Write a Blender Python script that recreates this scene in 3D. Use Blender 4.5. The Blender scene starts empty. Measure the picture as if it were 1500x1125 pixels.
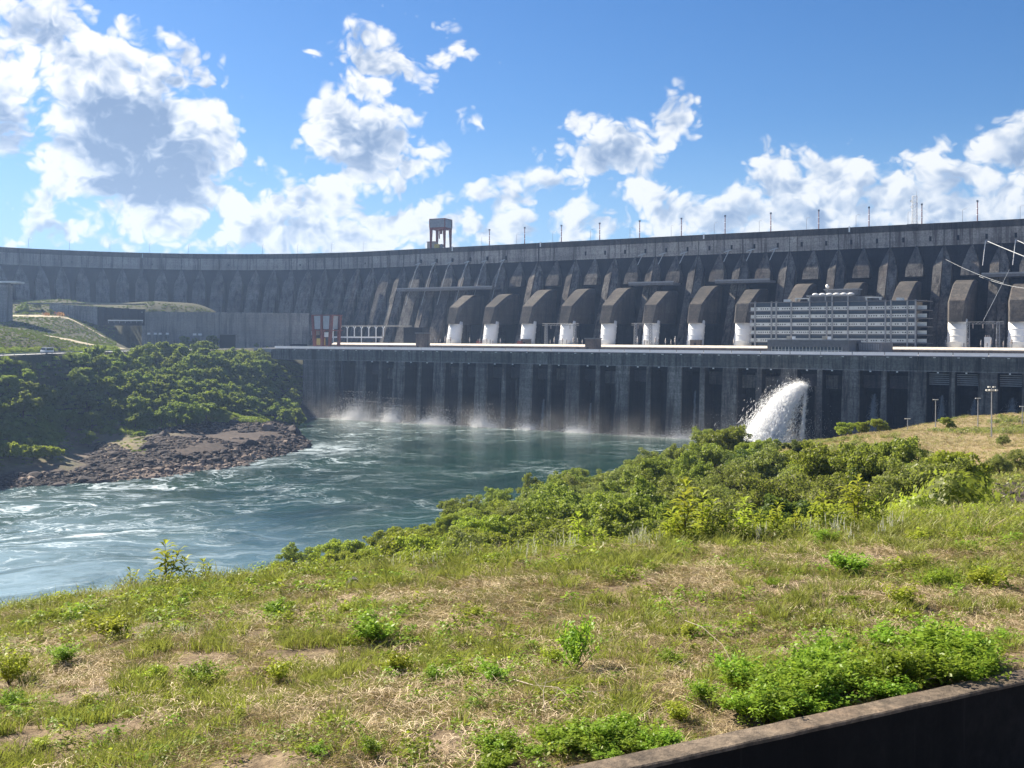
import bpy, math, random
import numpy as np
from mathutils import Vector, Matrix, noise as mnoise

R = math.radians
scene = bpy.context.scene
COL = scene.collection
rng = np.random.default_rng(7)
random.seed(7)

# ------------------------------------------------------------------ camera
HC = 57.5                      # eye height above the river
FPX, Y0, ROLL = 1600.0, 495.2, 0.0042
cam_data = bpy.data.cameras.new('camera')
cam = bpy.data.objects.new('camera', cam_data)
COL.objects.link(cam)
cam_data.sensor_width = 36.0
cam_data.lens = 36.0 * FPX / 1500
cam_data.shift_y = -(562.5 - Y0) / 1500
cam_data.clip_start = 0.1
cam_data.clip_end = 6000
cam.location = (0, 0, HC)
cam.rotation_mode = 'QUATERNION'
cam.rotation_quaternion = Matrix.Rotation(R(90), 4, 'X').to_quaternion() @ Matrix.Rotation(ROLL, 4, 'Z').to_quaternion()
scene.camera = cam

# ------------------------------------------------------------------ sky and sun
SKYK = 0.095
SUN_AZ, SUN_EL = 50.0, 38.0      # degrees left of straight ahead, above the horizon
sun_dir = Vector((-math.sin(R(SUN_AZ)) * math.cos(R(SUN_EL)), math.cos(R(SUN_AZ)) * math.cos(R(SUN_EL)), math.sin(R(SUN_EL))))
sun_data = bpy.data.lights.new('sun', 'SUN')
sun_data.energy = 5.0
sun_data.angle = R(0.55)
sun_data.color = (1.0, 0.90, 0.74)
sun = bpy.data.objects.new('sun', sun_data)
COL.objects.link(sun)
sun.rotation_mode = 'QUATERNION'
sun.rotation_quaternion = (-sun_dir).to_track_quat('-Z', 'Y')
sun.location = (0, 0, 400)

scene.view_settings.view_transform = 'Standard'
scene.view_settings.look = 'None'
scene.view_settings.gamma = 1
scene.view_settings.use_curve_mapping = False
scene.view_settings.exposure = 1.42
scene.cycles.max_bounces = 6
scene.cycles.diffuse_bounces = 3
scene.cycles.transparent_max_bounces = 12
scene.cycles.volume_bounces = 0
scene.cycles.use_denoising = True
scene.cycles.sample_clamp_indirect = 4


class NT:
    """small helper to write node trees"""
    def __init__(self, tree):
        self.t = tree
        self.N = tree.nodes
        self.L = tree.links

    def n(self, typ, **kw):
        nd = self.N.new(typ)
        for k, v in kw.items():
            if k.startswith('i_'):
                nd.inputs[k[2:].replace('_', ' ')].default_value = v
            else:
                setattr(nd, k, v)
        return nd

    def put(self, sock, v):
        if hasattr(v, 'is_output'):
            self.L.new(v, sock)
        elif v is not None:
            sock.default_value = v

    def math(self, op, a, b=None, c=None, clamp=False):
        m = self.N.new('ShaderNodeMath')
        m.operation = op
        m.use_clamp = clamp
        for s, v in zip(m.inputs, (a, b, c)):
            self.put(s, v)
        return m.outputs[0]

    def vmath(self, op, a, b=None, out=0):
        m = self.N.new('ShaderNodeVectorMath')
        m.operation = op
        for s, v in zip(m.inputs, (a, b)):
            self.put(s, v)
        return m.outputs[out]

    def remap(self, v, a, b, c=0.0, d=1.0, smooth=False):
        m = self.N.new('ShaderNodeMapRange')
        if smooth:
            m.interpolation_type = 'SMOOTHSTEP'
        for s, x in zip(m.inputs, (v, a, b, c, d)):
            self.put(s, x)
        return m.outputs[0]

    def mix(self, f, a, b, mode='MIX'):
        m = self.N.new('ShaderNodeMix')
        m.data_type = 'RGBA'
        m.blend_type = mode
        self.put(m.inputs[0], f)
        for s, v in ((m.inputs[6], a), (m.inputs[7], b)):
            if isinstance(v, tuple) and len(v) == 3:
                v = v + (1,)
            self.put(s, v)
        return m.outputs[2]

    def noise(self, vec, scale, detail=4, rough=.55, dist=0, typ=None):
        m = self.N.new('ShaderNodeTexNoise')
        if typ:
            m.noise_type = typ
        self.put(m.inputs['Vector'], vec)
        m.inputs['Scale'].default_value = scale
        m.inputs['Detail'].default_value = detail
        m.inputs['Roughness'].default_value = rough
        m.inputs['Distortion'].default_value = dist
        return m.outputs[0]

    def scale(self, vec, s):
        return self.vmath('MULTIPLY', vec, s)


# ---- world: Nishita sky with cumulus clouds as a function of direction only
world = bpy.data.worlds.new('World')
scene.world = world
world.use_nodes = True
world.node_tree.nodes.clear()

# clouds: centre and radii in photograph pixels turned into azimuth / elevation, weight
def to_azel(px, py):
    x = (px - 750) / FPX
    z = (Y0 + ROLL * (px - 750) - py) / FPX
    return math.atan2(x, 1.0), math.atan2(z, math.hypot(x, 1.0))

CLOUDS = [
    (190, 205, 165, 125, 1.35), (225, 260, 140, 85, 1.5), (60, 40, 150, 60, .95), (120, 95, 90, 70, .9),
    (60, 205, 90, 50, .8), (235, 120, 75, 45, .9), (30, 290, 60, 28, .6), (90, 330, 120, 26, .65),
    (300, 190, 38, 45, .85), (-60, 120, 160, 130, 1.0), (20, 350, 80, 20, .6), (140, 342, 50, 22, .55), (325, 335, 55, 30, .65),
    (560, 95, 68, 62, 1.0), (600, 28, 70, 28, .6), (665, 78, 70, 28, .72), (535, 205, 78, 70, 1.1), (590, 245, 65, 50, .95),
    (450, 300, 90, 52, .95), (560, 320, 120, 50, .9), (400, 345, 110, 26, .7), (630, 330, 90, 40, .75), (455, 80, 16, 9, .5),
    (700, 178, 34, 20, .5), (665, 255, 18, 18, .4),
    (890, 225, 95, 48, 1.1), (990, 180, 34, 45, .95), (850, 195, 45, 30, .8), (830, 255, 60, 30, .8),
    (745, 285, 60, 32, .85), (790, 325, 130, 40, .85), (940, 285, 75, 40, .8), (1030, 265, 25, 14, .45), (1010, 320, 150, 48, .9),
    (1135, 270, 70, 50, .9), (1235, 262, 80, 55, 1.0), (1180, 320, 200, 60, 1.0), (1340, 300, 130, 60, .95),
    (1365, 225, 42, 32, .75), (1420, 250, 80, 50, .9), (1500, 215, 55, 65, 1.1), (1520, 300, 180, 70, 1.0),
    (480, 345, 190, 36, .95), (760, 335, 170, 40, .9), (1100, 322, 280, 44, 1.0), (1400, 310, 220, 60, 1.0), (230, 352, 230, 18, .6), (1640, 220, 120, 80, 1.0), (-220, 300, 130, 70, .9),
]
grp = bpy.data.node_groups.new('cloud_detail', 'ShaderNodeTree')
grp.interface.new_socket('Direction', in_out='INPUT', socket_type='NodeSocketVector')
grp.interface.new_socket('Detail', in_out='OUTPUT', socket_type='NodeSocketFloat')
g = NT(grp)
gi = g.n('NodeGroupInput'); go = g.n('NodeGroupOutput')
dw = gi.outputs[0]
def billow(sc_):
    n_ = g.noise(g.scale(dw, (1, 1, 1.2)), sc_, 0, .5)
    return g.math('ABSOLUTE', g.math('SUBTRACT', n_, .5))
pf = g.math('ADD', g.math('MULTIPLY', billow(26), 1.3), g.math('ADD', g.math('MULTIPLY', billow(57), .9), g.math('MULTIPLY', billow(120), .5)))
puff = g.remap(pf, 0, .75, -.40, .44)
fb = g.noise(g.scale(dw, (1, 1, 1.3)), 17, 8, .555)
fbm = g.remap(fb, .25, .75, -.52, .52)
g.put(go.inputs[0], g.math('ADD', puff, fbm))

w = NT(world.node_tree)
tc = w.n('ShaderNodeTexCoord')
dirv = tc.outputs['Generated']
sky = w.n('ShaderNodeTexSky', sky_type='NISHITA', sun_disc=False)
sky.sun_elevation = R(SUN_EL)
sky.sun_rotation = R(-SUN_AZ)
sky.altitude = 200
sky.air_density = 1.0
sky.dust_density = 0.25
sky.ozone_density = 3.0
wn = w.n('ShaderNodeTexNoise'); w.put(wn.inputs['Vector'], dirv)
wn.inputs['Scale'].default_value = 18; wn.inputs['Detail'].default_value = 3; wn.inputs['Roughness'].default_value = .55
dwarp = w.vmath('ADD', dirv, w.scale(w.vmath('SUBTRACT', wn.outputs['Color'], (.5, .5, .5)), (.034, .034, .034)))
sepd = w.n('ShaderNodeSeparateXYZ'); w.put(sepd.inputs[0], dwarp)
ae = w.n('ShaderNodeCombineXYZ'); w.put(ae.inputs[0], w.math('ARCTAN2', sepd.outputs[0], sepd.outputs[1])); w.put(ae.inputs[1], w.math('ARCSINE', sepd.outputs[2]))
acc = None
for (px, py, rx, ry, wt) in CLOUDS:
    a, e = to_azel(px, py)
    c = math.cos(a)
    q = (1 / (rx * 1.15 / FPX * c * c), 1 / (ry * 1.15 / FPX * c))
    m_ = w.n('ShaderNodeMapping', vector_type='POINT')
    w.put(m_.inputs['Vector'], ae.outputs[0]); m_.inputs['Location'].default_value = (-a * q[0], -e * q[1], 0); m_.inputs['Scale'].default_value = (q[0], q[1], 0)
    s = w.remap(w.vmath('LENGTH', m_.outputs[0], out=1), 1.35, 0.15, 0, wt)
    acc = s if acc is None else w.math('SMOOTH_MAX', acc, s, .12)
bg = w.noise(w.scale(dirv, (1, 1, 2.2)), 2.6, 3, .5)
bg = w.math('MULTIPLY', w.remap(bg, .5, .68, 0, .95), w.remap(sepd.outputs[1], .72, .5, 0, 1))
bulk = w.math('MAXIMUM', acc, bg)
def detail(off):
    nd = w.n('ShaderNodeGroup'); nd.node_tree = grp
    w.put(nd.inputs[0], dwarp if off is None else w.vmath('ADD', dwarp, off))
    return nd.outputs[0]
sun_side = Vector((-.70, .25, .68)).normalized()
k0 = detail(None); k1 = detail(tuple(sun_side * 0.019))
d0 = w.math('SUBTRACT', w.math('ADD', bulk, w.math('MULTIPLY', k0, w.remap(bulk, 0, .35, .0, 1))), .30)
alpha = w.remap(d0, -.02, .34, 0, 1, True)
lit = w.remap(w.math('SUBTRACT', k0, k1), -.42, .42, 0, 1)
thick = w.math('MULTIPLY', w.remap(bulk, .80, 1.38, 0, 1, True), w.remap(d0, .10, .70, 0, 1))
shade = w.math('SUBTRACT', w.math('ADD', w.math('MULTIPLY', lit, 1.0), w.remap(d0, .55, .05, 0, .38)), w.math('MULTIPLY', thick, .72))
shade = w.math('ADD', shade, .06)
cr_ = w.n('ShaderNodeValToRGB'); w.put(cr_.inputs[0], w.math('ADD', w.math('MAXIMUM', shade, -.12), w.math('ADD', .04, w.math('MULTIPLY', w.math('SUBTRACT', wn.outputs[0], .5), .5))))
cr_.color_ramp.interpolation = 'B_SPLINE'
cr_.color_ramp.elements[0].color = (.155, .235, .385, 1); cr_.color_ramp.elements[1].color = (.76, .76, .75, 1)
e_ = cr_.color_ramp.elements.new(.40); e_.color = (.33, .41, .54, 1)
e_ = cr_.color_ramp.elements.new(.70); e_.color = (.57, .61, .67, 1)
ccol = cr_.outputs[0]
# air in front of the far, low clouds
sepw = w.n('ShaderNodeSeparateXYZ'); w.put(sepw.inputs[0], dirv)
lowf = w.remap(sepw.outputs[2], .0, .22, .35, 0)
ccol = w.mix(lowf, ccol, (.47, .60, .75))
hs = w.n('ShaderNodeHueSaturation'); w.put(hs.inputs['Color'], sky.outputs[0]); hs.inputs['Saturation'].default_value = 1.22
skycol = w.scale(hs.outputs[0], tuple(SKYK * q for q in (.70, .78, .92)))
air = w.remap(sepw.outputs[2], .0, .20, .85, 0, True)
skycol = w.mix(air, skycol, (.27, .45, .69))
tot = w.mix(w.math('MULTIPLY', alpha, .96), skycol, ccol)
bgn = w.n('ShaderNodeBackground'); w.put(bgn.inputs[0], tot); bgn.inputs[1].default_value = 0.53
wo = w.n('ShaderNodeOutputWorld'); w.put(wo.inputs[0], bgn.outputs[0])
world.cycles.sampling_method = 'MANUAL'
world.cycles.sample_map_resolution = 512

# ------------------------------------------------------------------ tagging helpers
def tag(o, label=None, cat=None, group=None, kind=None):
    if label: o['label'] = label
    if cat: o['category'] = cat
    if group: o['group'] = group
    if kind: o['kind'] = kind
    return o

def empty(name, loc=(0, 0, 0), rz=0.0, label=None, cat=None, group=None):
    o = bpy.data.objects.new(name, None)
    o.empty_display_size = 1
    COL.objects.link(o)
    o.location = loc
    o.rotation_euler = (0, 0, rz)
    return tag(o, label, cat, group)

def place(name, mesh, parent=None, loc=(0, 0, 0), rot=(0, 0, 0), sc=(1, 1, 1)):
    o = bpy.data.objects.new(name, mesh)
    COL.objects.link(o)
    if parent: o.parent = parent
    o.location = loc
    o.rotation_euler = rot
    o.scale = sc if isinstance(sc, (tuple, list)) else (sc, sc, sc)
    return o

def copy_tree(o, parent=None):
    c = o.copy()
    COL.objects.link(c)
    c.parent = parent
    for ch in list(o.children):
        copy_tree(ch, c)
    return c

class MB:
    """mesh collector"""
    def __init__(self):
        self.v = []; self.f = []; self.smooth = False

    def add(self, vs, fs):
        b = len(self.v)
        self.v += [tuple(p) for p in vs]
        self.f += [tuple(i + b for i in q) for q in fs]

    def box(self, x0, x1, y0, y1, z0, z1):
        vs = [(x, y, z) for z in (z0, z1) for y in (y0, y1) for x in (x0, x1)]
        self.add(vs, [(0, 2, 3, 1), (4, 5, 7, 6), (0, 1, 5, 4), (2, 6, 7, 3), (0, 4, 6, 2), (1, 3, 7, 5)])
        return self

    def hexa(self, bottom, top):
        self.add(list(bottom) + list(top), [(3, 2, 1, 0), (4, 5, 6, 7), (0, 1, 5, 4), (1, 2, 6, 5), (2, 3, 7, 6), (3, 0, 4, 7)])
        return self

    def prism_x(self, prof, x0, x1):
        """profile of (y,z) swept along x"""
        n = len(prof)
        vs = [(x0, y, z) for y, z in prof] + [(x1, y, z) for y, z in prof]
        fs = [tuple(range(n)), tuple(range(2 * n - 1, n - 1, -1))]
        fs += [(i, i + n, (i + 1) % n + n, (i + 1) % n) for i in range(n)]
        self.add(vs, fs)
        return self

    def tube(self, pts, rad, n=8, cap=True):
        pts = [Vector(p) for p in pts]
        rads = rad if isinstance(rad, (list, tuple)) else [rad] * len(pts)
        rings = []
        for i, p in enumerate(pts):
            t = (pts[min(i + 1, len(pts) - 1)] - pts[max(i - 1, 0)]).normalized()
            a = t.orthogonal() if abs(t.z) > .9 else t.cross(Vector((0, 0, 1)))
            if abs(t.z) > .9: a = Vector((1, 0, 0)) - t * t.x
            a.normalize(); b = t.cross(a)
            rings.append([p + (a * math.cos(2 * math.pi * k / n) + b * math.sin(2 * math.pi * k / n)) * rads[i] for k in range(n)])
        vs = [q for r_ in rings for q in r_]
        fs = []
        for i in range(len(pts) - 1):
            for k in range(n):
                k2 = (k + 1) % n
                fs.append((i * n + k, i * n + k2, (i + 1) * n + k2, (i + 1) * n + k))
        if cap:
            fs.append(tuple(range(n - 1, -1, -1)))
            fs.append(tuple(range((len(pts) - 1) * n, len(pts) * n)))
        self.add(vs, fs)
        return self

    def mesh(self, name, mat, smooth=None):
        me = bpy.data.meshes.new(name)
        me.from_pydata([tuple(p) for p in self.v], [], self.f)
        if mat: me.materials.append(mat)
        if smooth if smooth is not None else self.smooth:
            me.polygons.foreach_set('use_smooth', [True] * len(me.polygons))
        me.update()
        # consistent outward normals
        import bmesh
        bm = bmesh.new(); bm.from_mesh(me)
        bmesh.ops.recalc_face_normals(bm, faces=bm.faces)
        bm.to_mesh(me); bm.free()
        return me

    def build(self, name, mat, parent=None, loc=(0, 0, 0), rot=(0, 0, 0), smooth=None):
        return place(name, self.mesh(name, mat, smooth), parent, loc, rot)

def quick_mesh(name, V, F, mat, smooth=False):
    """numpy verts (n,3) and quads/tris (m,k)"""
    me = bpy.data.meshes.new(name)
    V = np.asarray(V, np.float32); F = np.asarray(F, np.int32)
    k = F.shape[1]
    me.vertices.add(len(V)); me.vertices.foreach_set('co', V.ravel())
    me.loops.add(F.size); me.loops.foreach_set('vertex_index', F.ravel())
    me.polygons.add(len(F)); me.polygons.foreach_set('loop_start', np.arange(0, F.size, k, dtype=np.int32))
    me.polygons.foreach_set('loop_total', np.full(len(F), k, np.int32))
    if smooth: me.polygons.foreach_set('use_smooth', np.ones(len(F), bool))
    me.materials.append(mat)
    me.update(calc_edges=True)
    me.validate()
    return me

# ------------------------------------------------------------------ materials
def principled(name, rough=.8, spec=.3):
    m = bpy.data.materials.new(name)
    m.use_nodes = True
    nt = NT(m.node_tree)
    b = m.node_tree.nodes['Principled BSDF']
    b.inputs['Roughness'].default_value = rough
    b.inputs['Specular IOR Level'].default_value = spec
    return m, nt, b

def plain(name, col, rough=.6, metal=0.0, var=.25, scale=.6, spec=.3):
    m, nt, b = principled(name, rough, spec)
    co = nt.n('ShaderNodeTexCoord').outputs['Object']
    f = nt.noise(co, scale, 5, .65)
    dark = tuple(c * (1 - var) for c in col); light = tuple(min(1, c * (1 + var)) for c in col)
    nt.put(b.inputs['Base Color'], nt.mix(nt.remap(f, .3, .7), dark, light))
    b.inputs['Metallic'].default_value = metal
    return m

def concrete(name, dark, light, stain=(.05, .05, .055), streak=.6, lift=2.4, bump=.25, sc=1.0, warm=None):
    """cast concrete: pour lifts, streaks running down, patchy weathering; world-space"""
    m, nt, b = principled(name, .9, .2)
    co = nt.n('ShaderNodeNewGeometry').outputs['Position']
    big = nt.noise(co, .035 * sc, 6, .65)
    base = nt.mix(nt.remap(big, .38, .62), dark, light)
    if warm:
        wn_ = nt.noise(nt.scale(co, (1, 1, .5)), .05 * sc, 5, .7)
        base = nt.mix(nt.remap(wn_, .5, .75, 0, .8), base, warm)
    fine = nt.noise(co, .9 * sc, 6, .7)
    base = nt.mix(nt.remap(fine, .40, .62, 0, .5), base, stain)
    st = nt.noise(nt.scale(co, (1, 1, .05)), .42 * sc, 6, .72)
    st2 = nt.noise(nt.scale(co, (1, 1, .12)), .16 * sc, 4, .6)
    sf = nt.math('MULTIPLY', nt.remap(st, .44, .58), nt.remap(st2, .38, .56))
    base = nt.mix(nt.math('MULTIPLY', sf, streak), base, stain)
    # pale leached streaks
    st3 = nt.noise(nt.scale(co, (1.3, 1.3, .05)), .8 * sc, 5, .75)
    base = nt.mix(nt.remap(st3, .6, .74, 0, .5), base, tuple(min(.8, c * 1.7) for c in light))
    z = nt.n('ShaderNodeSeparateXYZ'); nt.put(z.inputs[0], co)
    fr = nt.math('FRACT', nt.math('DIVIDE', z.outputs[2], lift))
    ln = nt.math('MULTIPLY', nt.remap(fr, .0, .10, 1, 0), nt.remap(fine, .3, .6, .2, 1))
    base = nt.mix(nt.math('MULTIPLY', ln, .55), base, stain)
    # each pour has a slightly different tone
    fl = nt.math('FLOOR', nt.math('DIVIDE', z.outputs[2], lift))
    wnz = nt.n('ShaderNodeTexWhiteNoise', noise_dimensions='1D'); nt.put(wnz.inputs['W'], fl)
    base = nt.mix(nt.remap(wnz.outputs[0], 0, 1, 0, .28), base, stain)
    nt.put(b.inputs['Base Color'], base)
    bp = nt.n('ShaderNodeBump'); bp.inputs['Strength'].default_value = bump; bp.inputs['Distance'].default_value = .5
    nt.put(bp.inputs['Height'], nt.math('SUBTRACT', fine, nt.math('MULTIPLY', ln, .8)))
    nt.put(b.inputs['Normal'], bp.outputs[0])
    return m

M = {}
M['dam'] = concrete('dam_concrete', (.10, .095, .092), (.255, .24, .22), warm=(.17, .125, .10), streak=.95, stain=(.022, .021, .022))
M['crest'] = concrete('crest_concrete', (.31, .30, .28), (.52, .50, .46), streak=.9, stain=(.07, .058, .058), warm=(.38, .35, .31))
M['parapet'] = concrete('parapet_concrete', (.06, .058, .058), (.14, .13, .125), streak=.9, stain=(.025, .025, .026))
M['recess'] = concrete('recess_concrete', (.016, .018, .024), (.05, .05, .056), stain=(.008, .009, .012))  # darkened so that recesses and bays look shaded
M['cover'] = concrete('penstock_cover_concrete', (.06, .055, .053), (.145, .13, .115), lift=2.0, warm=(.14, .11, .09), stain=(.03, .03, .03))
M['face'] = concrete('powerhouse_concrete', (.12, .115, .11), (.35, .33, .30), streak=.85, stain=(.022, .021, .022), lift=2.0, warm=(.22, .18, .15))
M['fascia'] = concrete('fascia_concrete', (.12, .125, .118), (.26, .26, .235), streak=.9, stain=(.035, .036, .036), lift=2.6)
M['stained'] = concrete('stained_concrete', (.020, .021, .026), (.06, .058, .06), stain=(.008, .009, .012), lift=2.0)  # pier cores: the shade of the slots is put into this dark colour
M['gate'] = concrete('gate_steel', (.05, .05, .06), (.11, .10, .105), lift=1.2, stain=(.02, .02, .025))
M['hall'] = concrete('hall_concrete', (.24, .24, .24), (.40, .39, .37), streak=.85, stain=(.10, .10, .10))
M['brown'] = concrete('brown_wall', (.13, .105, .09), (.22, .18, .15), stain=(.05, .04, .035))
M['deck'] = plain('deck_concrete', (.42, .40, .37), .7, var=.15, scale=.05)
M['kerb'] = plain('sunlit_kerb', (.62, .55, .46), .8, var=.2, scale=.4)  # pale warm colour carries the sunlight on the deck edge
M['road'] = plain('road_surface', (.34, .34, .35), .55, var=.15, scale=.08)
M['white'] = plain('white_paint', (.80, .80, .79), .45, var=.04, scale=.3)
M['pen'] = plain('penstock_white_paint', (.84, .84, .83), .5, var=.05, scale=.25)
M['dark'] = plain('dark_void', (.015, .017, .022), .9)
M['glass'] = plain('dark_glass', (.03, .035, .045), .12, var=.2, spec=.6)
M['band'] = plain('pale_band', (.58, .60, .58), .7, var=.14, scale=.4)
M['frame'] = plain('grey_frame', (.28, .29, .30), .7, var=.15)
M['slab'] = plain('roof_slab', (.16, .16, .165), .8)
M['rust'] = plain('oxide_red_steel', (.20, .062, .05), .65, var=.3, scale=.4)
M['steel'] = plain('grey_steel', (.24, .25, .27), .5, var=.2, scale=.5)
M['pole'] = plain('galvanised_pole', (.30, .30, .31), .5)
M['yellow'] = plain('yellow_paint', (.55, .42, .12), .6)
M['panel'] = plain('pale_panel', (.42, .44, .46), .6, var=.15)
M['beige'] = plain('beige_render', (.36, .33, .28), .8)
M['lamp'] = plain('lamp_head', (.65, .65, .62), .4)
M['car'] = plain('white_car_paint', (.78, .79, .78), .3, var=.02)
M['tyre'] = plain('tyre_rubber', (.02, .02, .02), .8)
M['porcelain'] = plain('insulator_porcelain', (.30, .26, .25), .4)
M['pipe'] = plain('concrete_pipe', (.07, .065, .06), .85)

def leafmat(name, a, b_, c, trans=.45, bright=1.0, scale=.35, fine=2.5):
    m = bpy.data.materials.new(name); m.use_nodes = True
    nt = NT(m.node_tree); nt.N.clear()
    co = nt.n('ShaderNodeNewGeometry').outputs['Position']
    oi = nt.n('ShaderNodeObjectInfo').outputs['Random']
    f1 = nt.remap(nt.noise(co, scale, 3, .6), .3, .7)
    f2 = nt.remap(nt.noise(co, fine, 2, .6), .3, .75)
    c1 = nt.mix(f1, a, b_)
    c2 = nt.mix(nt.math('MULTIPLY', f2, .6), c1, c)
    hsv = nt.n('ShaderNodeHueSaturation')
    nt.put(hsv.inputs['Color'], c2)
    nt.put(hsv.inputs['Hue'], nt.remap(oi, 0, 1, .482, .515))
    nt.put(hsv.inputs['Value'], nt.remap(oi, 0, 1, .75 * bright, 1.3 * bright))
    d = nt.n('ShaderNodeBsdfDiffuse'); nt.put(d.inputs[0], hsv.outputs[0])
    t = nt.n('ShaderNodeBsdfTranslucent')
    tcol = nt.mix(.6, hsv.outputs[0], (.24, .30, .03))
    nt.put(t.inputs[0], tcol)
    mx = nt.n('ShaderNodeMixShader'); mx.inputs[0].default_value = trans
    nt.put(mx.inputs[1], d.outputs[0]); nt.put(mx.inputs[2], t.outputs[0])
    gl = nt.n('ShaderNodeBsdfGlossy'); gl.inputs['Roughness'].default_value = .45; gl.inputs['Color'].default_value = (1, 1, 1, 1)
    mx2 = nt.n('ShaderNodeMixShader'); mx2.inputs[0].default_value = .015
    nt.put(mx2.inputs[1], mx.outputs[0]); nt.put(mx2.inputs[2], gl.outputs[0])
    o = nt.n('ShaderNodeOutputMaterial'); nt.put(o.inputs[0], mx2.outputs[0])
    return m

M['leaf_wood'] = leafmat('leaf_wood', (.14, .195, .035), (.22, .275, .045), (.28, .30, .065), .58)
M['leaf_olive'] = leafmat('leaf_olive', (.17, .20, .055), (.235, .265, .078), (.25, .26, .10), .55)
M['leaf_dark'] = leafmat('leaf_dark', (.045, .085, .022), (.075, .125, .032), (.12, .16, .04), .45)
M['leaf_lime'] = leafmat('leaf_lime', (.22, .29, .030), (.32, .38, .04), (.36, .40, .055), .6)
M['leaf_far'] = leafmat('leaf_far', (.12, .18, .04), (.20, .27, .06), (.26, .31, .07), .62, scale=.08, fine=.5)
M['leaf_sapling'] = leafmat('leaf_sapling', (.34, .42, .035), (.42, .48, .05), (.50, .52, .07), .6)
M['leaf_bush'] = leafmat('leaf_bush', (.17, .30, .025), (.24, .38, .035), (.33, .44, .05), .55, scale=1.5, fine=9)
M['grass'] = leafmat('grass_green', (.20, .23, .045), (.29, .31, .065), (.40, .37, .15), .45, scale=.5, fine=4)
M['grass_dark'] = leafmat('grass_dark_green', (.12, .18, .035), (.19, .25, .045), (.28, .30, .07), .4, scale=.5, fine=4)
M['straw'] = leafmat('straw', (.50, .39, .23), (.66, .54, .34), (.30, .20, .12), .25, scale=.8, fine=6)
M['deadgrass'] = leafmat('dead_grass_brown', (.14, .080, .045), (.22, .135, .075), (.34, .24, .14), .2, scale=.8, fine=6)
M['plume'] = leafmat('grass_plume', (.80, .76, .68), (.88, .86, .80), (.7, .62, .5), .4)
M['bark'] = plain('bark', (.10, .08, .06), .9, scale=2)
M['deadwood'] = plain('bleached_wood', (.30, .25, .20), .9, scale=4)

def rockmat(name, a, b_):
    m, nt, b = principled(name, .9, .2)
    co = nt.n('ShaderNodeNewGeometry').outputs['Position']
    oi = nt.n('ShaderNodeObjectInfo').outputs['Random']
    f = nt.remap(nt.noise(co, .7, 6, .7), .3, .7)
    c = nt.mix(nt.math('MULTIPLY', nt.math('ADD', f, oi), .5), a, b_)
    nt.put(b.inputs['Base Color'], c)
    bp = nt.n('ShaderNodeBump'); bp.inputs['Distance'].default_value = .25; bp.inputs['Strength'].default_value = .7
    nt.put(bp.inputs['Height'], nt.noise(co, 2.2, 6, .7)); nt.put(b.inputs['Normal'], bp.outputs[0])
    return m
M['rock'] = rockmat('basalt_rock', (.022, .019, .021), (.085, .068, .064))
M['palerock'] = rockmat('pale_rock', (.14, .105, .085), (.30, .235, .19))

# ------------------------------------------------------------------ frames
TH = R(57.804)
NV = Vector((math.cos(TH), math.sin(TH), 0)); EV = Vector((math.sin(TH), -math.cos(TH), 0))
RZ = math.atan2(EV.y, EV.x)
def W(u, v, z=0): return EV * u + NV * v + Vector((0, 0, z))
def at(px, Z, py=None, z=None):
    """photo pixel at depth Z to a point in the place"""
    k = (px - 750) / FPX
    if z is None and py is None: z = 0.0
    if z is None: z = HC + (Y0 + ROLL * (px - 750) - py) / FPX * Z
    return Vector((k * Z, Z, z))
def u_at(px, D):
    k = (px - 750) / FPX
    return D * (k * NV.y - NV.x) / (EV.x - k * EV.y)
def z_at(px, py, D):
    p = W(u_at(px, D), D)
    return HC + (Y0 + ROLL * (px - 750) - py) / FPX * p.y

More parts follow.
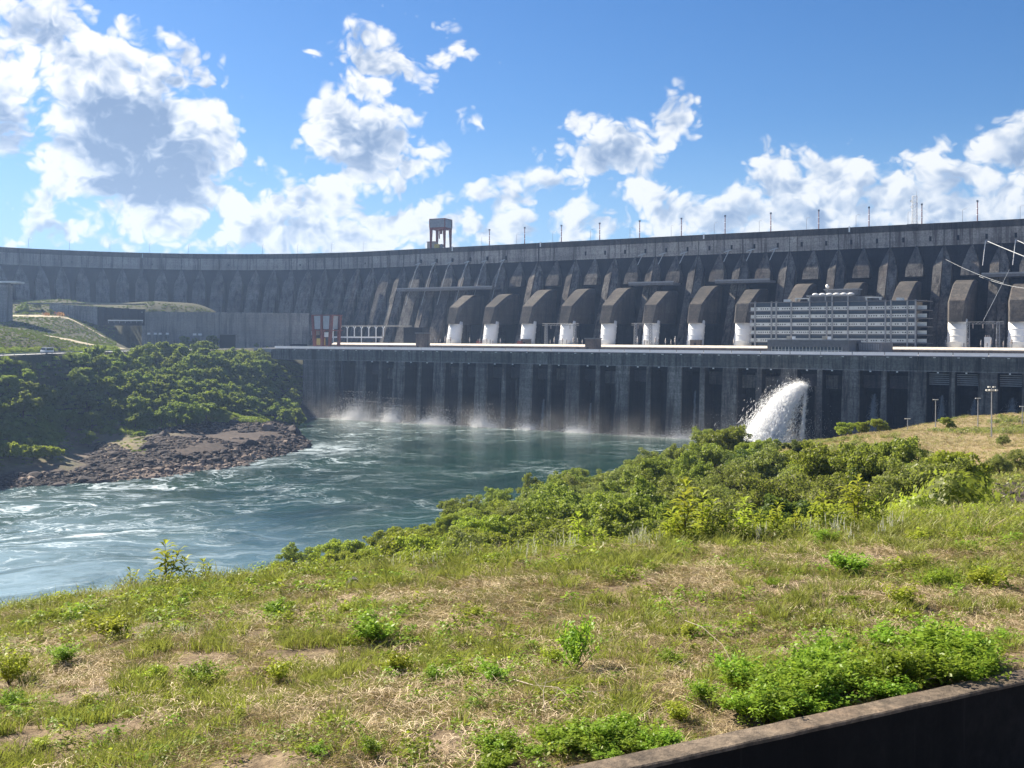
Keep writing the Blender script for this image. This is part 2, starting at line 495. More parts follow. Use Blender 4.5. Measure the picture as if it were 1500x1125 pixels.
# ------------------------------------------------------------------ terrain
SC = 15.0
CTRL = [  # photo column, depth, height
    # the near meadow and the bank below it
    (-2400, -10, 53.5), (750, -15, 53.8), (3600, -10, 54), (750, 0, 53.6), (-1500, 3, 53.2), (3000, 3, 53.8),
    (0, 12, 52.6), (750, 12, 52.85), (1500, 12, 53.1), (-800, 12, 52.3), (2300, 14, 53.4),
    (0, 20, 51.4), (750, 20, 52.05), (1500, 20, 52.6), (0, 28, 49.9), (400, 28, 50.8), (750, 28, 51.4), (1100, 28, 52.0), (1500, 28, 52.0),
    (0, 34, 48.5), (200, 34, 49.2), (400, 34, 49.8), (700, 33, 50.6), (1000, 33, 51.2), (1250, 33, 51.6), (1500, 38, 51.0), (-500, 34, 47.8), (2200, 36, 51.5),
    (0, 60, 37), (0, 100, 26), (0, 150, 12), (0, 190, 0.5), (0, 215, -6), (-600, 60, 37), (-600, 120, 18), (-600, 180, 0), (-600, 260, -7),
    (-1500, 60, 38), (-1500, 150, 8), (-1500, 250, -7), (-1500, 500, -7),
    (250, 45, 44.2), (250, 60, 39), (250, 100, 27), (250, 150, 14), (250, 215, .5), (250, 235, -6),
    (400, 45, 45), (400, 60, 39.5), (400, 100, 29), (400, 150, 19), (400, 200, 9), (400, 255, 0), (400, 280, -6),
    (550, 45, 45.5), (550, 70, 35), (550, 120, 26), (550, 200, 14), (550, 290, 0),
    (700, 45, 45.5), (700, 80, 34), (700, 120, 29), (700, 180, 21), (700, 250, 12), (700, 325, 0), (700, 350, -6),
    (860, 45, 46.5), (860, 80, 35), (860, 180, 24), (860, 280, 13), (860, 390, 0), (860, 420, -6),
    (1000, 48, 46), (1000, 80, 38), (1000, 120, 32), (1000, 180, 28), (1000, 250, 23), (1000, 350, 14), (1000, 450, 0), (1000, 480, -6),
    (1130, 48, 47), (1130, 100, 35), (1130, 250, 27.5), (1130, 310, 26), (1130, 400, 10), (1130, 480, 0),
    (1250, 50, 48.0), (1250, 80, 41), (1250, 120, 36), (1250, 180, 32.5), (1250, 250, 33), (1250, 300, 31.8), (1250, 345, 20), (1250, 450, 1), (1250, 560, -4),
    (1400, 52, 48.6), (1400, 80, 42.5), (1400, 110, 39), (1400, 150, 38), (1400, 185, 34.8), (1400, 250, 33.4), (1400, 305, 34.0), (1400, 350, 32), (1400, 420, 8), (1400, 540, -3),
    (1500, 52, 48.6), (1500, 80, 43.2), (1500, 110, 40.3), (1500, 150, 39), (1500, 200, 35), (1500, 250, 34), (1500, 310, 34.2), (1500, 360, 33), (1500, 440, 8), (1500, 540, -3),
    (1750, 60, 48.5), (1750, 150, 41), (1750, 300, 36), (1750, 400, 20), (1750, 520, -3), (2400, 60, 50), (2400, 200, 45), (2400, 400, 25), (2400, 520, 0),
    # river bed
    (0, 300, -8), (0, 385, -5), (200, 320, -8), (200, 400, -6), (400, 350, -8), (400, 450, -7), (500, 400, -8), (500, 600, -8), (520, 780, -8),
    (600, 420, -8), (600, 720, -8), (750, 450, -8), (750, 670, -8), (900, 520, -8), (900, 660, -8), (1050, 560, -8), (1050, 630, -8), (1150, 600, -6),
    (480, 560, -5), (465, 700, -6), (440, 740, -6), (480, 640, -6),
    # left bank: peninsula, slope, road shelf, berms, foot of the curved dam
    (-300, 300, -8), (-300, 400, 0), (-300, 430, 12), (-300, 480, 46), (-300, 650, 60), (-300, 900, 86), (-800, 300, 0), (-800, 450, 45), (-800, 900, 88), (-1500, 800, 60),
    (0, 410, 0), (0, 428, 5), (0, 448, 12), (0, 478, 28), (0, 505, 44), (0, 514, 48), (0, 528, 48.5), (0, 560, 52), (0, 650, 62.4), (0, 690, 60), (0, 790, 71.5), (0, 810, 72), (0, 900, 87), (0, 1100, 88),
    (100, 427, 0), (100, 440, 3.5), (100, 478, 6), (100, 515, 7), (100, 535, 9), (100, 562, 29), (100, 588, 48), (100, 602, 48.5), (100, 640, 51), (100, 700, 56.4), (100, 730, 56), (100, 800, 70.5), (100, 812, 71), (100, 850, 72), (100, 890, 86), (100, 940, 87.5), (100, 1100, 88),
    (200, 443, 0), (200, 458, 3.5), (200, 515, 7), (200, 543, 8.5), (200, 590, 21), (200, 640, 33), (200, 690, 45), (200, 706, 48.5), (200, 720, 48.5), (200, 770, 49), (200, 830, 49.6), (215, 880, 80), (200, 960, 86), (200, 1100, 88),
    (300, 472, 0), (300, 484, 4), (300, 510, 8), (300, 560, 7), (300, 590, 8), (300, 640, 20), (300, 690, 31), (300, 750, 43), (300, 790, 49), (300, 850, 49.5), (300, 890, 78), (300, 960, 79), (300, 1100, 80),
    (380, 516, 0), (380, 540, 5), (380, 580, 8), (380, 622, 9.5), (380, 655, 3), (380, 690, 4), (380, 760, 22), (380, 815, 44), (380, 860, 49), (380, 950, 60),
    (425, 545, 0), (425, 575, 4.5), (425, 625, 5.5), (425, 660, -2), (425, 720, 0), (425, 790, 14), (425, 840, 30),
    (448, 571, 0), (448, 600, 1.5), (448, 625, -2), (560, 900, 20), (750, 800, 10), (1050, 720, 10), (1500, 640, 10), (1500, 1100, 20), (750, 1100, 20), (2400, 700, 20), (2400, 1100, 40),
]
def tpar(k, Z):
    Wd = np.sqrt(Z * Z + SC * SC)
    return np.stack([k * Z / Wd * 3.2, np.arcsinh(Z / SC) * 1.6], -1)
cz = np.array([c[2] for c in CTRL], float)
cp = tpar(np.array([(c[0] - 750) / FPX for c in CTRL]), np.array([c[1] for c in CTRL], float))
def tps(r2): return np.where(r2 > 1e-12, r2 * np.log(r2 + 1e-12) * .5, 0)
A = tps(((cp[:, None] - cp[None]) ** 2).sum(-1)) + np.eye(len(cz)) * 2e-4
Pm = np.hstack([np.ones((len(cz), 1)), cp])
sol = np.linalg.solve(np.block([[A, Pm], [Pm.T, np.zeros((3, 3))]]), np.concatenate([cz, np.zeros(3)]))
wall_a = at(915, 10.9, z=53.2); wall_b = at(1500, 13.8, z=53.2)
wdir = (wall_b - wall_a).normalized(); wnor = Vector((-wdir.y, wdir.x, 0))     # away from the camera
def vnoise(X, Y, s, seed=0):
    """cheap smooth value noise with numpy"""
    x = X / s + seed * 17.3; y = Y / s + seed * 9.1
    xi = np.floor(x).astype(np.int64); yi = np.floor(y).astype(np.int64)
    fx = x - xi; fy = y - yi
    fx = fx * fx * (3 - 2 * fx); fy = fy * fy * (3 - 2 * fy)
    def h(a, b):
        n = (a * 374761393 + b * 668265263 + seed * 1442695) & 0x7fffffff
        n = ((n ^ (n >> 13)) * 1274126177) & 0x7fffffff
        return ((n ^ (n >> 16)) & 0xffff) / 65535.0
    return (h(xi, yi) * (1 - fx) + h(xi + 1, yi) * fx) * (1 - fy) + (h(xi, yi + 1) * (1 - fx) + h(xi + 1, yi + 1) * fx) * fy
def fbm2(X, Y, s, o=4, seed=0):
    t = 0; a = 1; n = 0
    for i in range(o):
        t = t + a * (vnoise(X, Y, s / 2 ** i, seed + i) - .5); n += a; a *= .5
    return t / n * 2
def height(X, Y):
    X = np.asarray(X, float); Y = np.asarray(Y, float)
    shp = X.shape; X = X.ravel(); Y = Y.ravel()
    Wd = np.sqrt(Y * Y + SC * SC)
    q = np.stack([X / Wd * 3.2, np.arcsinh(Y / SC) * 1.6], -1)
    out = np.empty(len(X))
    for i in range(0, len(X), 20000):
        r2 = ((q[i:i + 20000, None] - cp[None]) ** 2).sum(-1)
        out[i:i + 20000] = tps(r2) @ sol[:-3] + sol[-3] + q[i:i + 20000] @ sol[-2:]
    amp = np.clip((Y - 30) / 100, 0, 1)
    out += fbm2(X, Y, 30, 5, 3) * 1.6 * amp * np.clip(out / 5 + .3, 0, 1)
    near = np.clip((60 - Y) / 20, 0, 1)
    out += near * (fbm2(X, Y, 4, 4, 5) * .22 + fbm2(X, Y, .7, 2, 8) * .06)
    # the sunken side of the retaining wall
    d = (X - wall_a.x) * wnor.x + (Y - wall_a.y) * wnor.y
    t = np.clip((d - .08) / .2, 0, 1)
    low = 51.45 + 0 * out
    out = np.where(Y < 40, low * (1 - t) + np.minimum(out, 53.12 + np.maximum(d, 0) * .3) * t, out)
    kk_ = X / np.maximum(Y, 1)
    flat = (Y > 690) & (kk_ > -.352) & (kk_ < -.15) & (Y < 862 + (kk_ + .339) * 196)
    out = np.where(flat, np.minimum(out, 48.9), out)
    # the shelf cut for the road on the left bank
    rx = np.interp(Y, ROADY, ROADX)
    dd = np.abs(X - rx)
    rb = np.clip((9.5 - dd) / 4.0, 0, 1) * (Y > 380) * (Y < 828)
    out = out * (1 - rb) + 48.2 * rb
    return out.reshape(shp)
ROADY = [300, 440, 514, 600, 710, 780, 835, 900]
ROADX = [-235, -241, -243, -244, -241, -226, -200, -170]
tz = np.concatenate([np.arange(math.asinh(-18 / SC), math.asinh(8 / SC), .03), np.arange(math.asinh(8 / SC), math.asinh(16 / SC), .009),
                     np.arange(math.asinh(16 / SC), math.asinh(60 / SC), .013), np.arange(math.asinh(60 / SC), math.asinh(1150 / SC), .011)])
Zr = np.sinh(tz) * SC
kc = np.concatenate([np.linspace(-2, -.62, 30), np.arange(-.6, .6, .0034), np.linspace(.62, 2, 30)])
ZZ, KK = np.meshgrid(Zr, kc, indexing='ij')
XX = KK * np.sqrt(ZZ ** 2 + SC ** 2)
HH = height(XX, ZZ)
nr, nc = ZZ.shape
V = np.stack([XX, ZZ, HH], -1).reshape(-1, 3)
ii = np.arange(nr - 1)[:, None] * nc + np.arange(nc - 1)[None]
F = np.stack([ii, ii + 1, ii + nc + 1, ii + nc], -1).reshape(-1, 4)

gm, nt, gb = principled('ground_soil_and_grass', .95, .15)
co = nt.n('ShaderNodeNewGeometry').outputs['Position']
sp = nt.n('ShaderNodeSeparateXYZ'); nt.put(sp.inputs[0], co)
n1 = nt.remap(nt.noise(co, .45, 6, .65), .35, .65)
n2 = nt.remap(nt.noise(co, 3.0, 6, .7), .3, .7)
nearc = nt.mix(n1, (.10, .065, .042), (.06, .048, .026))
nearc = nt.mix(nt.math('MULTIPLY', n2, .7), nearc, (.40, .31, .20))
f1 = nt.remap(nt.noise(co, .05, 6, .65), .38, .62)
f2 = nt.remap(nt.noise(co, .35, 6, .7), .35, .65)
knoll = nt.mix(f1, (.34, .27, .155), (.22, .20, .085))
knoll = nt.mix(nt.math('MULTIPLY', f2, .5), knoll, (.26, .17, .11))
farc = nt.mix(f1, (.22, .17, .13), (.13, .14, .06))
farc = nt.mix(nt.math('MULTIPLY', f2, .5), farc, (.075, .075, .045))
gravel = nt.mix(f2, (.045, .037, .035), (.10, .08, .07))
farc = nt.mix(nt.remap(nt.math('ADD', sp.outputs[0], nt.remap(f1, 0, 1, -12, 12)), -178, -160), farc, gravel)
upper = nt.mix(f2, (.035, .042, .022), (.085, .08, .045))  # slope shade painted as darker ground between the lit berm crests
farc = nt.mix(nt.remap(sp.outputs[2], 14, 20), farc, upper)
def strip(y0_, slope, wdt):   # sunlit crest of a berm painted as a pale line in plan
    d_ = nt.math('ABSOLUTE', nt.math('SUBTRACT', nt.math('SUBTRACT', sp.outputs[1], nt.math('MULTIPLY', sp.outputs[0], slope)), y0_))
    return nt.remap(nt.math('ADD', d_, nt.remap(f2, 0, 1, -3, 3)), wdt, wdt - 4)
st_ = nt.math('MAXIMUM', strip(1046, 1.30, 11), nt.math('MULTIPLY', strip(800, 0, 8), nt.remap(sp.outputs[0], -285, -300)))
farc = nt.mix(nt.math('MULTIPLY', st_, nt.remap(sp.outputs[2], 48.9, 50)), farc, (.46, .40, .28))
c = nt.mix(nt.remap(sp.outputs[1], 40, 70), nearc, knoll)
c = nt.mix(nt.remap(sp.outputs[1], 360, 400), c, farc)
# wet dark stone along the shore
sh = nt.math('ADD', sp.outputs[2], nt.remap(nt.noise(co, .15, 5, .7), .3, .7, -2, 2))
c = nt.mix(nt.remap(sh, 5.5, 2.5), c, (.10, .078, .07))
c = nt.mix(nt.remap(sh, 1.6, .2), c, (.03, .027, .027))
# steep earth is bare
nrm = nt.n('ShaderNodeNewGeometry').outputs['Normal']
nz = nt.n('ShaderNodeSeparateXYZ'); nt.put(nz.inputs[0], nrm)
nt.put(gb.inputs['Base Color'], c)
bp = nt.n('ShaderNodeBump'); bp.inputs['Distance'].default_value = .3; bp.inputs['Strength'].default_value = .8
nt.put(bp.inputs['Height'], nt.math('ADD', nt.noise(co, .8, 8, .75), nt.math('MULTIPLY', nt.noise(co, 6, 5, .7), .15)))
nt.put(gb.inputs['Normal'], bp.outputs[0])
ground = place('ground', quick_mesh('ground', V, F, gm, True))
tag(ground, kind='structure')
ground['label'] = 'grassy earth of the near meadow, the far banks and the river bed'

# ------------------------------------------------------------------ river
wm, nt, wb = principled('river_water', .07, .27)
co = nt.n('ShaderNodeNewGeometry').outputs['Position']
wrp = nt.n('ShaderNodeTexNoise'); nt.put(wrp.inputs['Vector'], co); wrp.inputs['Scale'].default_value = .012; wrp.inputs['Detail'].default_value = 5
wv = nt.vmath('ADD', co, nt.scale(nt.vmath('SUBTRACT', wrp.outputs['Color'], (.5, .5, .5)), (110, 110, 0)))
wrp2 = nt.n('ShaderNodeTexNoise'); nt.put(wrp2.inputs['Vector'], co); wrp2.inputs['Scale'].default_value = .07; wrp2.inputs['Detail'].default_value = 4
wv2 = nt.vmath('ADD', wv, nt.scale(nt.vmath('SUBTRACT', wrp2.outputs['Color'], (.5, .5, .5)), (22, 22, 0)))
def ridge(vec, s, d=4, lo=.0, hi=.05):
    r_ = nt.math('ABSOLUTE', nt.math('SUBTRACT', nt.noise(vec, s, d, .55), .5))
    return nt.remap(r_, hi, lo)
fs = nt.math('MAXIMUM', nt.math('MULTIPLY', ridge(nt.scale(wv2, (.55, 1.25, 1)), .022, 4, 0, .020), .95), nt.math('MULTIPLY', ridge(nt.scale(wv2, (.6, 1.2, 1)), .065, 4, 0, .026), .75))
fs = nt.math('MAXIMUM', fs, nt.math('MULTIPLY', ridge(nt.scale(wv, (.7, 1.2, 1)), .14, 4, 0, .03), .45))
brk = nt.remap(nt.noise(wv, .10, 6, .7), .40, .56)
fs = nt.math('MULTIPLY', fs, brk)
spw = nt.n('ShaderNodeSeparateXYZ'); nt.put(spw.inputs[0], co)
# foam collects on the left, along the rocky point and at the foot of the powerhouse
zone = nt.remap(nt.noise(wv, .010, 4, .6), .45, .66, .04, .8)
leftz = nt.remap(nt.math('ADD', spw.outputs[0], nt.math('MULTIPLY', spw.outputs[1], -.10)), -62, -165, .0, 1)
zone = nt.math('MAXIMUM', nt.math('MULTIPLY', zone, .75), nt.math('MULTIPLY', leftz, nt.remap(nt.noise(wv, .02, 3, .6), .35, .55)))
def near_pt(p, r0, r1):
    dv = nt.vmath('SUBTRACT', co, (p[0], p[1], 0))
    return nt.remap(nt.vmath('LENGTH', dv, out=1), r1, r0)
P1 = at(465, 560, z=0); P2 = at(330, 500, z=0)
churn = nt.math('MAXIMUM', near_pt(P1, 4, 45), near_pt(P2, 4, 38))
chn = nt.remap(nt.noise(nt.scale(wv2, (.6, 1.3, 1)), .10, 7, .75), .44, .58)
fd = nt.vmath('DOT_PRODUCT', co, tuple(NV), out=1)
facez = nt.remap(fd, 572, 590, 0, 1)
brk2 = nt.remap(nt.noise(wv2, .09, 6, .75), .50, .66)
fu = nt.vmath('DOT_PRODUCT', co, tuple(EV), out=1)
faceu = nt.math('MULTIPLY', nt.remap(fu, -540, -505), nt.remap(fu, -180, -330, .25, 1))
foam = nt.math('MULTIPLY', fs, zone)
foam = nt.math('MAXIMUM', foam, nt.math('MULTIPLY', nt.math('MULTIPLY', churn, chn), .9))
foam = nt.math('MAXIMUM', foam, nt.math('MULTIPLY', nt.math('MULTIPLY', facez, faceu), nt.remap(brk2, 0, 1, .1, 1)))
foam = nt.math('MULTIPLY', foam, .95, clamp=True)
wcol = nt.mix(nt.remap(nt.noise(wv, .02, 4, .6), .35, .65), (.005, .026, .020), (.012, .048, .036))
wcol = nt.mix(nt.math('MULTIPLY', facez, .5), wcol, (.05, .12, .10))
sky_film = nt.math('MULTIPLY', nt.remap(nt.math('ADD', spw.outputs[1], nt.math('MULTIPLY', spw.outputs[0], .9)), 290, 160), nt.remap(nt.noise(wv2, .05, 6, .65), .35, .6, .25, .85))  # thin foam plus sky reflection, painted into the near water colour
wcol = nt.mix(sky_film, wcol, (.22, .33, .40))
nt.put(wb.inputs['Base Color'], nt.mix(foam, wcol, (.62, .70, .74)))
nt.put(wb.inputs['Roughness'], nt.remap(foam, 0, 1, .10, .7))
wb.inputs['IOR'].default_value = 1.333
bp = nt.n('ShaderNodeBump'); bp.inputs['Distance'].default_value = 1.0; bp.inputs['Strength'].default_value = .27
hgt = nt.math('ADD', nt.math('MULTIPLY', nt.noise(wv2, .16, 5, .6), .55), nt.math('MULTIPLY', nt.noise(nt.scale(co, (.8, 1.3, 1)), 1.0, 4, .7), .16))
hgt = nt.math('ADD', hgt, nt.math('MULTIPLY', nt.noise(wv, .05, 3, .6), .9))
nt.put(bp.inputs['Height'], hgt)
nt.put(wb.inputs['Normal'], bp.outputs[0])
xs = np.linspace(-520, 340, 90); ys = np.linspace(120, 1000, 90)
gx, gy = np.meshgrid(xs, ys, indexing='ij')
V = np.stack([gx, gy, 0 * gx], -1).reshape(-1, 3)
ii = np.arange(89)[:, None] * 90 + np.arange(89)[None]
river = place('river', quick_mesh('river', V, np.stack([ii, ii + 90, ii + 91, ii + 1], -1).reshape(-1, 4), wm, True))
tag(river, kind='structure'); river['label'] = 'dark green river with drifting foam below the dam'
#PART2
# ------------------------------------------------------------------ the dam
Z_CREST, Z_BAND, Z_DECK, Z_ROAD = 133.4, 118.8, 52.3, 49.2
D_CREST, D_FACE = 748.2, 591.8
dam = empty('concrete_dam', (0, 0, 0), RZ, 'long grey concrete dam curving away to the left with rows of pointed buttresses', 'dam')
# stations: (local x, local y, turn) every 17 m, from right of the frame to the left
ST = []
u = -480.4 + 34 * 16
while u > -620:
    ST.append((u, D_CREST, 0.0, ('joint' if round((u + 480.4) / 17) % 2 == 0 else 'spade'))); u -= 17
x, y, h = ST[-1][0], D_CREST, 0.0
k_ = 0
while k_ < 24:
    dh = R(.222 * 17)
    h += dh / 2 if k_ == 0 else dh
    x -= 17 * math.cos(h); y -= 17 * math.sin(h)
    ST.append((x, y, h + dh / 2, 'curve')); k_ += 1
# rotation: heading left-and-towards-camera by h means local x axis turned by +h
def panel_mesh(L, z0, z1, y0, y1, mat, nm, groove=.0):
    return MB().box(-L / 2 + groove, L / 2 - groove, y0, y1, z0, z1).mesh(nm, mat)
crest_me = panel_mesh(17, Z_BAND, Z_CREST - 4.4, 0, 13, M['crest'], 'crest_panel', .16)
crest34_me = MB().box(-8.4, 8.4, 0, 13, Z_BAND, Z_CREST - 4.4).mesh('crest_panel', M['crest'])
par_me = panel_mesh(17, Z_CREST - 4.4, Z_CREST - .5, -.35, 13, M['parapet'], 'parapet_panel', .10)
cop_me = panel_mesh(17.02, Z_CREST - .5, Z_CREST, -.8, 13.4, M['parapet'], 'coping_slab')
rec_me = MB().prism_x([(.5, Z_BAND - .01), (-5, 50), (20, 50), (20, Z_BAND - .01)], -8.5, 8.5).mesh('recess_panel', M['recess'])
joint_me = MB().box(-.17, .17, -.05, 12.5, Z_BAND + .1, Z_CREST - 4.5).mesh('joint_strip', M['dark'])
def buttress_mesh(kind, zb, mat):
    """levels of (z, half width, front y)"""
    mb = MB()
    def half(s, off):
        lv = [(Z_BAND + .3, .35, -.25), (Z_BAND - 5, 2.6, -2.3), (Z_BAND - 14, 5.6, -6.4), (zb, 5.7, -6.4 - .40 * (Z_BAND - 14 - zb))]
        vs = []
        for z, hw, fy in lv:
            a = .12 * s; b = hw * s
            ridge_y = fy + off - (.0 if kind != 'joint' else .35)
            vs += [(a, ridge_y, z), (b, fy + off + .5, z), (b, 3 if z > Z_BAND - 6 else 3, z), (a, 3, z)]
        fs = []
        for i in range(len(lv) - 1):
            o = i * 4
            for k in range(4):
                fs.append((o + k, o + (k + 1) % 4, o + 4 + (k + 1) % 4, o + 4 + k))
        fs += [(0, 1, 2, 3), tuple(len(lv) * 4 - 4 + q for q in (3, 2, 1, 0))]
        mb.add(vs, fs)
    if kind == 'spade':
        lv = [(Z_BAND + .3, .5, -.25), (Z_BAND - 5, 2.4, -2.3), (Z_BAND - 14.5, 5.4, -6.6), (zb, 5.5, -6.6 - .40 * (Z_BAND - 14.5 - zb))]
        vs = []
        for z, hw, fy in lv:
            vs += [(-hw, fy, z), (hw, fy, z), (hw, 3, z), (-hw, 3, z)]
        fs = []
        for i in range(len(lv) - 1):
            o = i * 4
            for k in range(4):
                fs.append((o + k, o + (k + 1) % 4, o + 4 + (k + 1) % 4, o + 4 + k))
        fs += [(0, 1, 2, 3), tuple(len(lv) * 4 - 4 + q for q in (3, 2, 1, 0))]
        mb.add(vs, fs)
    else:
        half(-1, 0); half(1, .9 if kind == 'joint' else .35)
    return mb.mesh('buttress', mat)
bj = buttress_mesh('joint', 50, M['dam']); bs = buttress_mesh('spade', 98.5, M['dam']); bc = buttress_mesh('curve', 50, M['dam'])
bsl = buttress_mesh('spade', 50, M['dam'])
niche_me = MB().box(-.75, .75, -.04, 1, Z_BAND + 3.0, Z_BAND + 6.2).mesh('gallery_opening', M['dark'])
sniche_me = MB().box(-.7, .7, -.04, 1, Z_BAND + 3.6, Z_BAND + 5.0).mesh('gallery_opening', M['dark'])
for i, (x, y, h, kd) in enumerate(ST):
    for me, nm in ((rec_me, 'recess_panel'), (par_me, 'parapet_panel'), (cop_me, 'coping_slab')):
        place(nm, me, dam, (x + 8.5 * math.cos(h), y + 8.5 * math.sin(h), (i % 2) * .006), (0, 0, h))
    place('crest_panel', crest_me if kd == 'curve' else crest34_me, dam, (x + 8.5 * math.cos(h), y + 8.5 * math.sin(h), 0), (0, 0, h))
    place('buttress', {'joint': bj, 'spade': bs if x > -515 else bsl, 'curve': bc}[kd], dam, (x, y, 0), (0, 0, h))
    if kd in ('joint', 'curve'):
        place('joint_strip', joint_me, dam, (x, y - .1, 0), (0, 0, h))
    if kd != 'curve' and x > -425:
        place('gallery_opening', niche_me, dam, (x + 8.5, y, 0))
    elif kd == 'curve' and i % 4 == 1:
        place('gallery_opening', sniche_me, dam, (x + 8.5 * math.cos(h), y + 8.5 * math.sin(h), 0), (0, 0, h))
# little drain arms with dark vertical rods under some of the openings
arm = MB(); arm.tube([(-5.5, -1.2, Z_BAND + 1.0), (-1.5, -1.0, Z_BAND + 2.2), (0, -.6, Z_BAND + 2.6)], .42, 6)
arm.tube([(-1.8, -1, Z_BAND + 1.9), (-4.6, -3.8, Z_BAND - 6)], .32, 6)
arm_me = arm.mesh('drain_arm', M['panel'])
rod_me = MB().box(-.55, .55, -1.3, .2, Z_BAND + 2.2, Z_BAND + 5.4).mesh('drain_rod', M['dark'])
pipe_me = MB().tube([(-3.2, -2.0, Z_BAND), (-3.6, -8.5, Z_BAND - 14), (-3.8, -17, Z_BAND - 34)], .35, 6).mesh('drain_pipe', M['frame'])
arm_us = [u_at(px, D_CREST) for px in (617, 640, 663, 689, 714, 741, 938, 969, 1001, 1066, 1100, 1135)]
for n_, ua in enumerate(arm_us):
    if ua > -425: ua = round((ua + 471.9) / 17) * 17 - 471.9
    a_ = place('drain_arm', arm_me, dam, (ua, D_CREST, 0))
    if ua <= -425: place('drain_rod', rod_me, a_)
    if n_ < 6: place('drain_pipe', pipe_me, dam, (ua, D_CREST, 0))
for (pa, pb) in ((588, 727), (926, 992), (1052, 1132), (1440, 1540)):
    ua, ub = u_at(pa, 735), u_at(pb, 735)
    mb = MB().box(ua, ub, 728.5, 741, 96.6, 98.2)
    mb.build('gallery_bridge', M['slab'], dam)
    MB().box(ua, ub, 728.2, 728.45, 98.2, 99.2).build('bridge_rail', M['frame'], dam)
# inclined conveyor stair on one buttress at the left
MB().tube([W(0, 0, 0) * 0 + Vector((u_at(526, 741), 741, Z_BAND - 2)), Vector((u_at(499, 715), 716, 54))], 1.0, 4).build('stair_ramp', M['dam'], dam)
# hanging lamps on the parapet
for px in (663, 792, 1031, 1244):
    uu = u_at(px, D_CREST)
    mb = MB().box(uu - .5, uu + .5, D_CREST - 1.2, D_CREST - .9, Z_CREST - 3.2, Z_CREST + .6); mb.build('downpipe', M['white'], dam)

# penstocks -----------------------------------------------------------------
def penstock_parts(low):
    pr = [(-.2, Z_DECK), (.6, 57), (2.2, 63), (3.4, 70.2)]
    mb = MB(); mb.smooth = True
    mb.tube([(0, y, z) for y, z in pr], [5.9, 5.75, 5.6, 5.5], 32)
    pipe = mb.mesh('steel_pipe', M['pen'])
    rings = []
    for (y, z) in ((.15, 55), (1.0, 58.6), (2.1, 62.6), (3.0, 67)):
        m_ = MB(); m_.smooth = True
        m_.tube([(0, y - .06, z - .2), (0, y + .06, z + .2)], 5.98 - (z - 55) * .018, 32)
        rings.append(m_.mesh('stiffening_ring', M['pen']))
    if low: prof = [(-4.6, 68.4), (0.4, 81.5), (15, 89.4), (20, 91.6), (25, 92.4), (34, 92.6), (34, 68.4)]
    else: prof = [(-4.6, 68.4), (0.4, 81.5), (15, 90.2), (20, 92.9), (24.5, 94.6), (29, 95.3), (34, 95.4), (34, 68.4)]
    mb = MB()
    # cover with chamfered shoulders: inner full-height core and lower side cheeks
    n = len(prof)
    hw0 = lambda z: 3.7 + (z - 69) * .06
    def ring(off, side):   # side +-1
        return [(side * (hw0(z) + (1.3 if off else 0)), y + (2.2 if off and i < n - 2 else 0), z - (1.2 if off and 0 < i < n - 1 else 0)) for i, (y, z) in enumerate(prof)]
    Lo, Li, Ri, Ro = ring(True, -1), ring(False, -1), ring(False, 1), ring(True, 1)
    vs = Lo + Li + Ri + Ro
    fs = []
    for a in range(3):
        for i in range(n - 1):
            fs.append((a * n + i, a * n + i + 1, (a + 1) * n + i + 1, (a + 1) * n + i))
        fs.append((a * n + n - 1, a * n, (a + 1) * n, (a + 1) * n + n - 1))
    fs += [tuple(range(n)), tuple(range(4 * n - 1, 3 * n - 1, -1))]
    mb.add(vs, fs)
    return pipe, rings, mb.mesh('concrete_cover', M['cover'])
PH, PL = penstock_parts(False), penstock_parts(True)
ORD = ['first', 'second', 'third', 'fourth', 'fifth', 'sixth', 'seventh', 'eighth', 'ninth', 'tenth', 'eleventh', 'twelfth', 'thirteenth', 'fourteenth', 'fifteenth']
PLAB = {0: 'white penstock furthest left, right of the wide brown tower on the deck', 1: 'second white penstock from the left, under a short sloping concrete cover',
        2: 'third white penstock from the left, with a small brown kiosk at its foot', 3: 'white penstock right of the lattice gantry, left of the low brown block',
        4: 'white penstock just right of the low brown block on the deck', 5: 'white penstock behind a steel gantry with a crossbeam',
        6: 'white penstock with brown hut at its foot, two left of the office block', 7: 'white penstock touching the left end of the office block',
        8: 'concrete penstock cover behind the left half of the office block', 9: 'concrete penstock cover behind the middle penthouse of the office block',
        10: 'concrete penstock cover behind the right half of the office block', 11: 'white penstock just right of the office block', 12: 'white penstock at the right edge of the photo',
        13: 'white penstock beyond the right edge of the photo', 14: 'white penstock far beyond the right edge of the photo'}
for i in range(15):
    pipe, rings, cover = PL if i in (0, 1, 5, 7, 12) else PH
    uu = -499.0 + 34 * i
    p_ = empty('penstock', W(uu, 706, 0), RZ, PLAB[i], 'penstock', 'white penstocks along the foot of the dam')
    sp_ = place('steel_pipe', pipe, p_)
    for r_ in rings: place('stiffening_ring', r_, sp_)
    place('concrete_cover', cover, p_)

# powerhouse ------------------------------------------------------------------
ph = empty('powerhouse', W(-300, 600, 0), RZ, 'long concrete powerhouse at the foot of the dam with dark bays between tall piers', 'powerhouse')
def rel(u, v): return (u + 300, v - 600)
U0, U1 = -527.5, 62
yF = D_FACE - 600
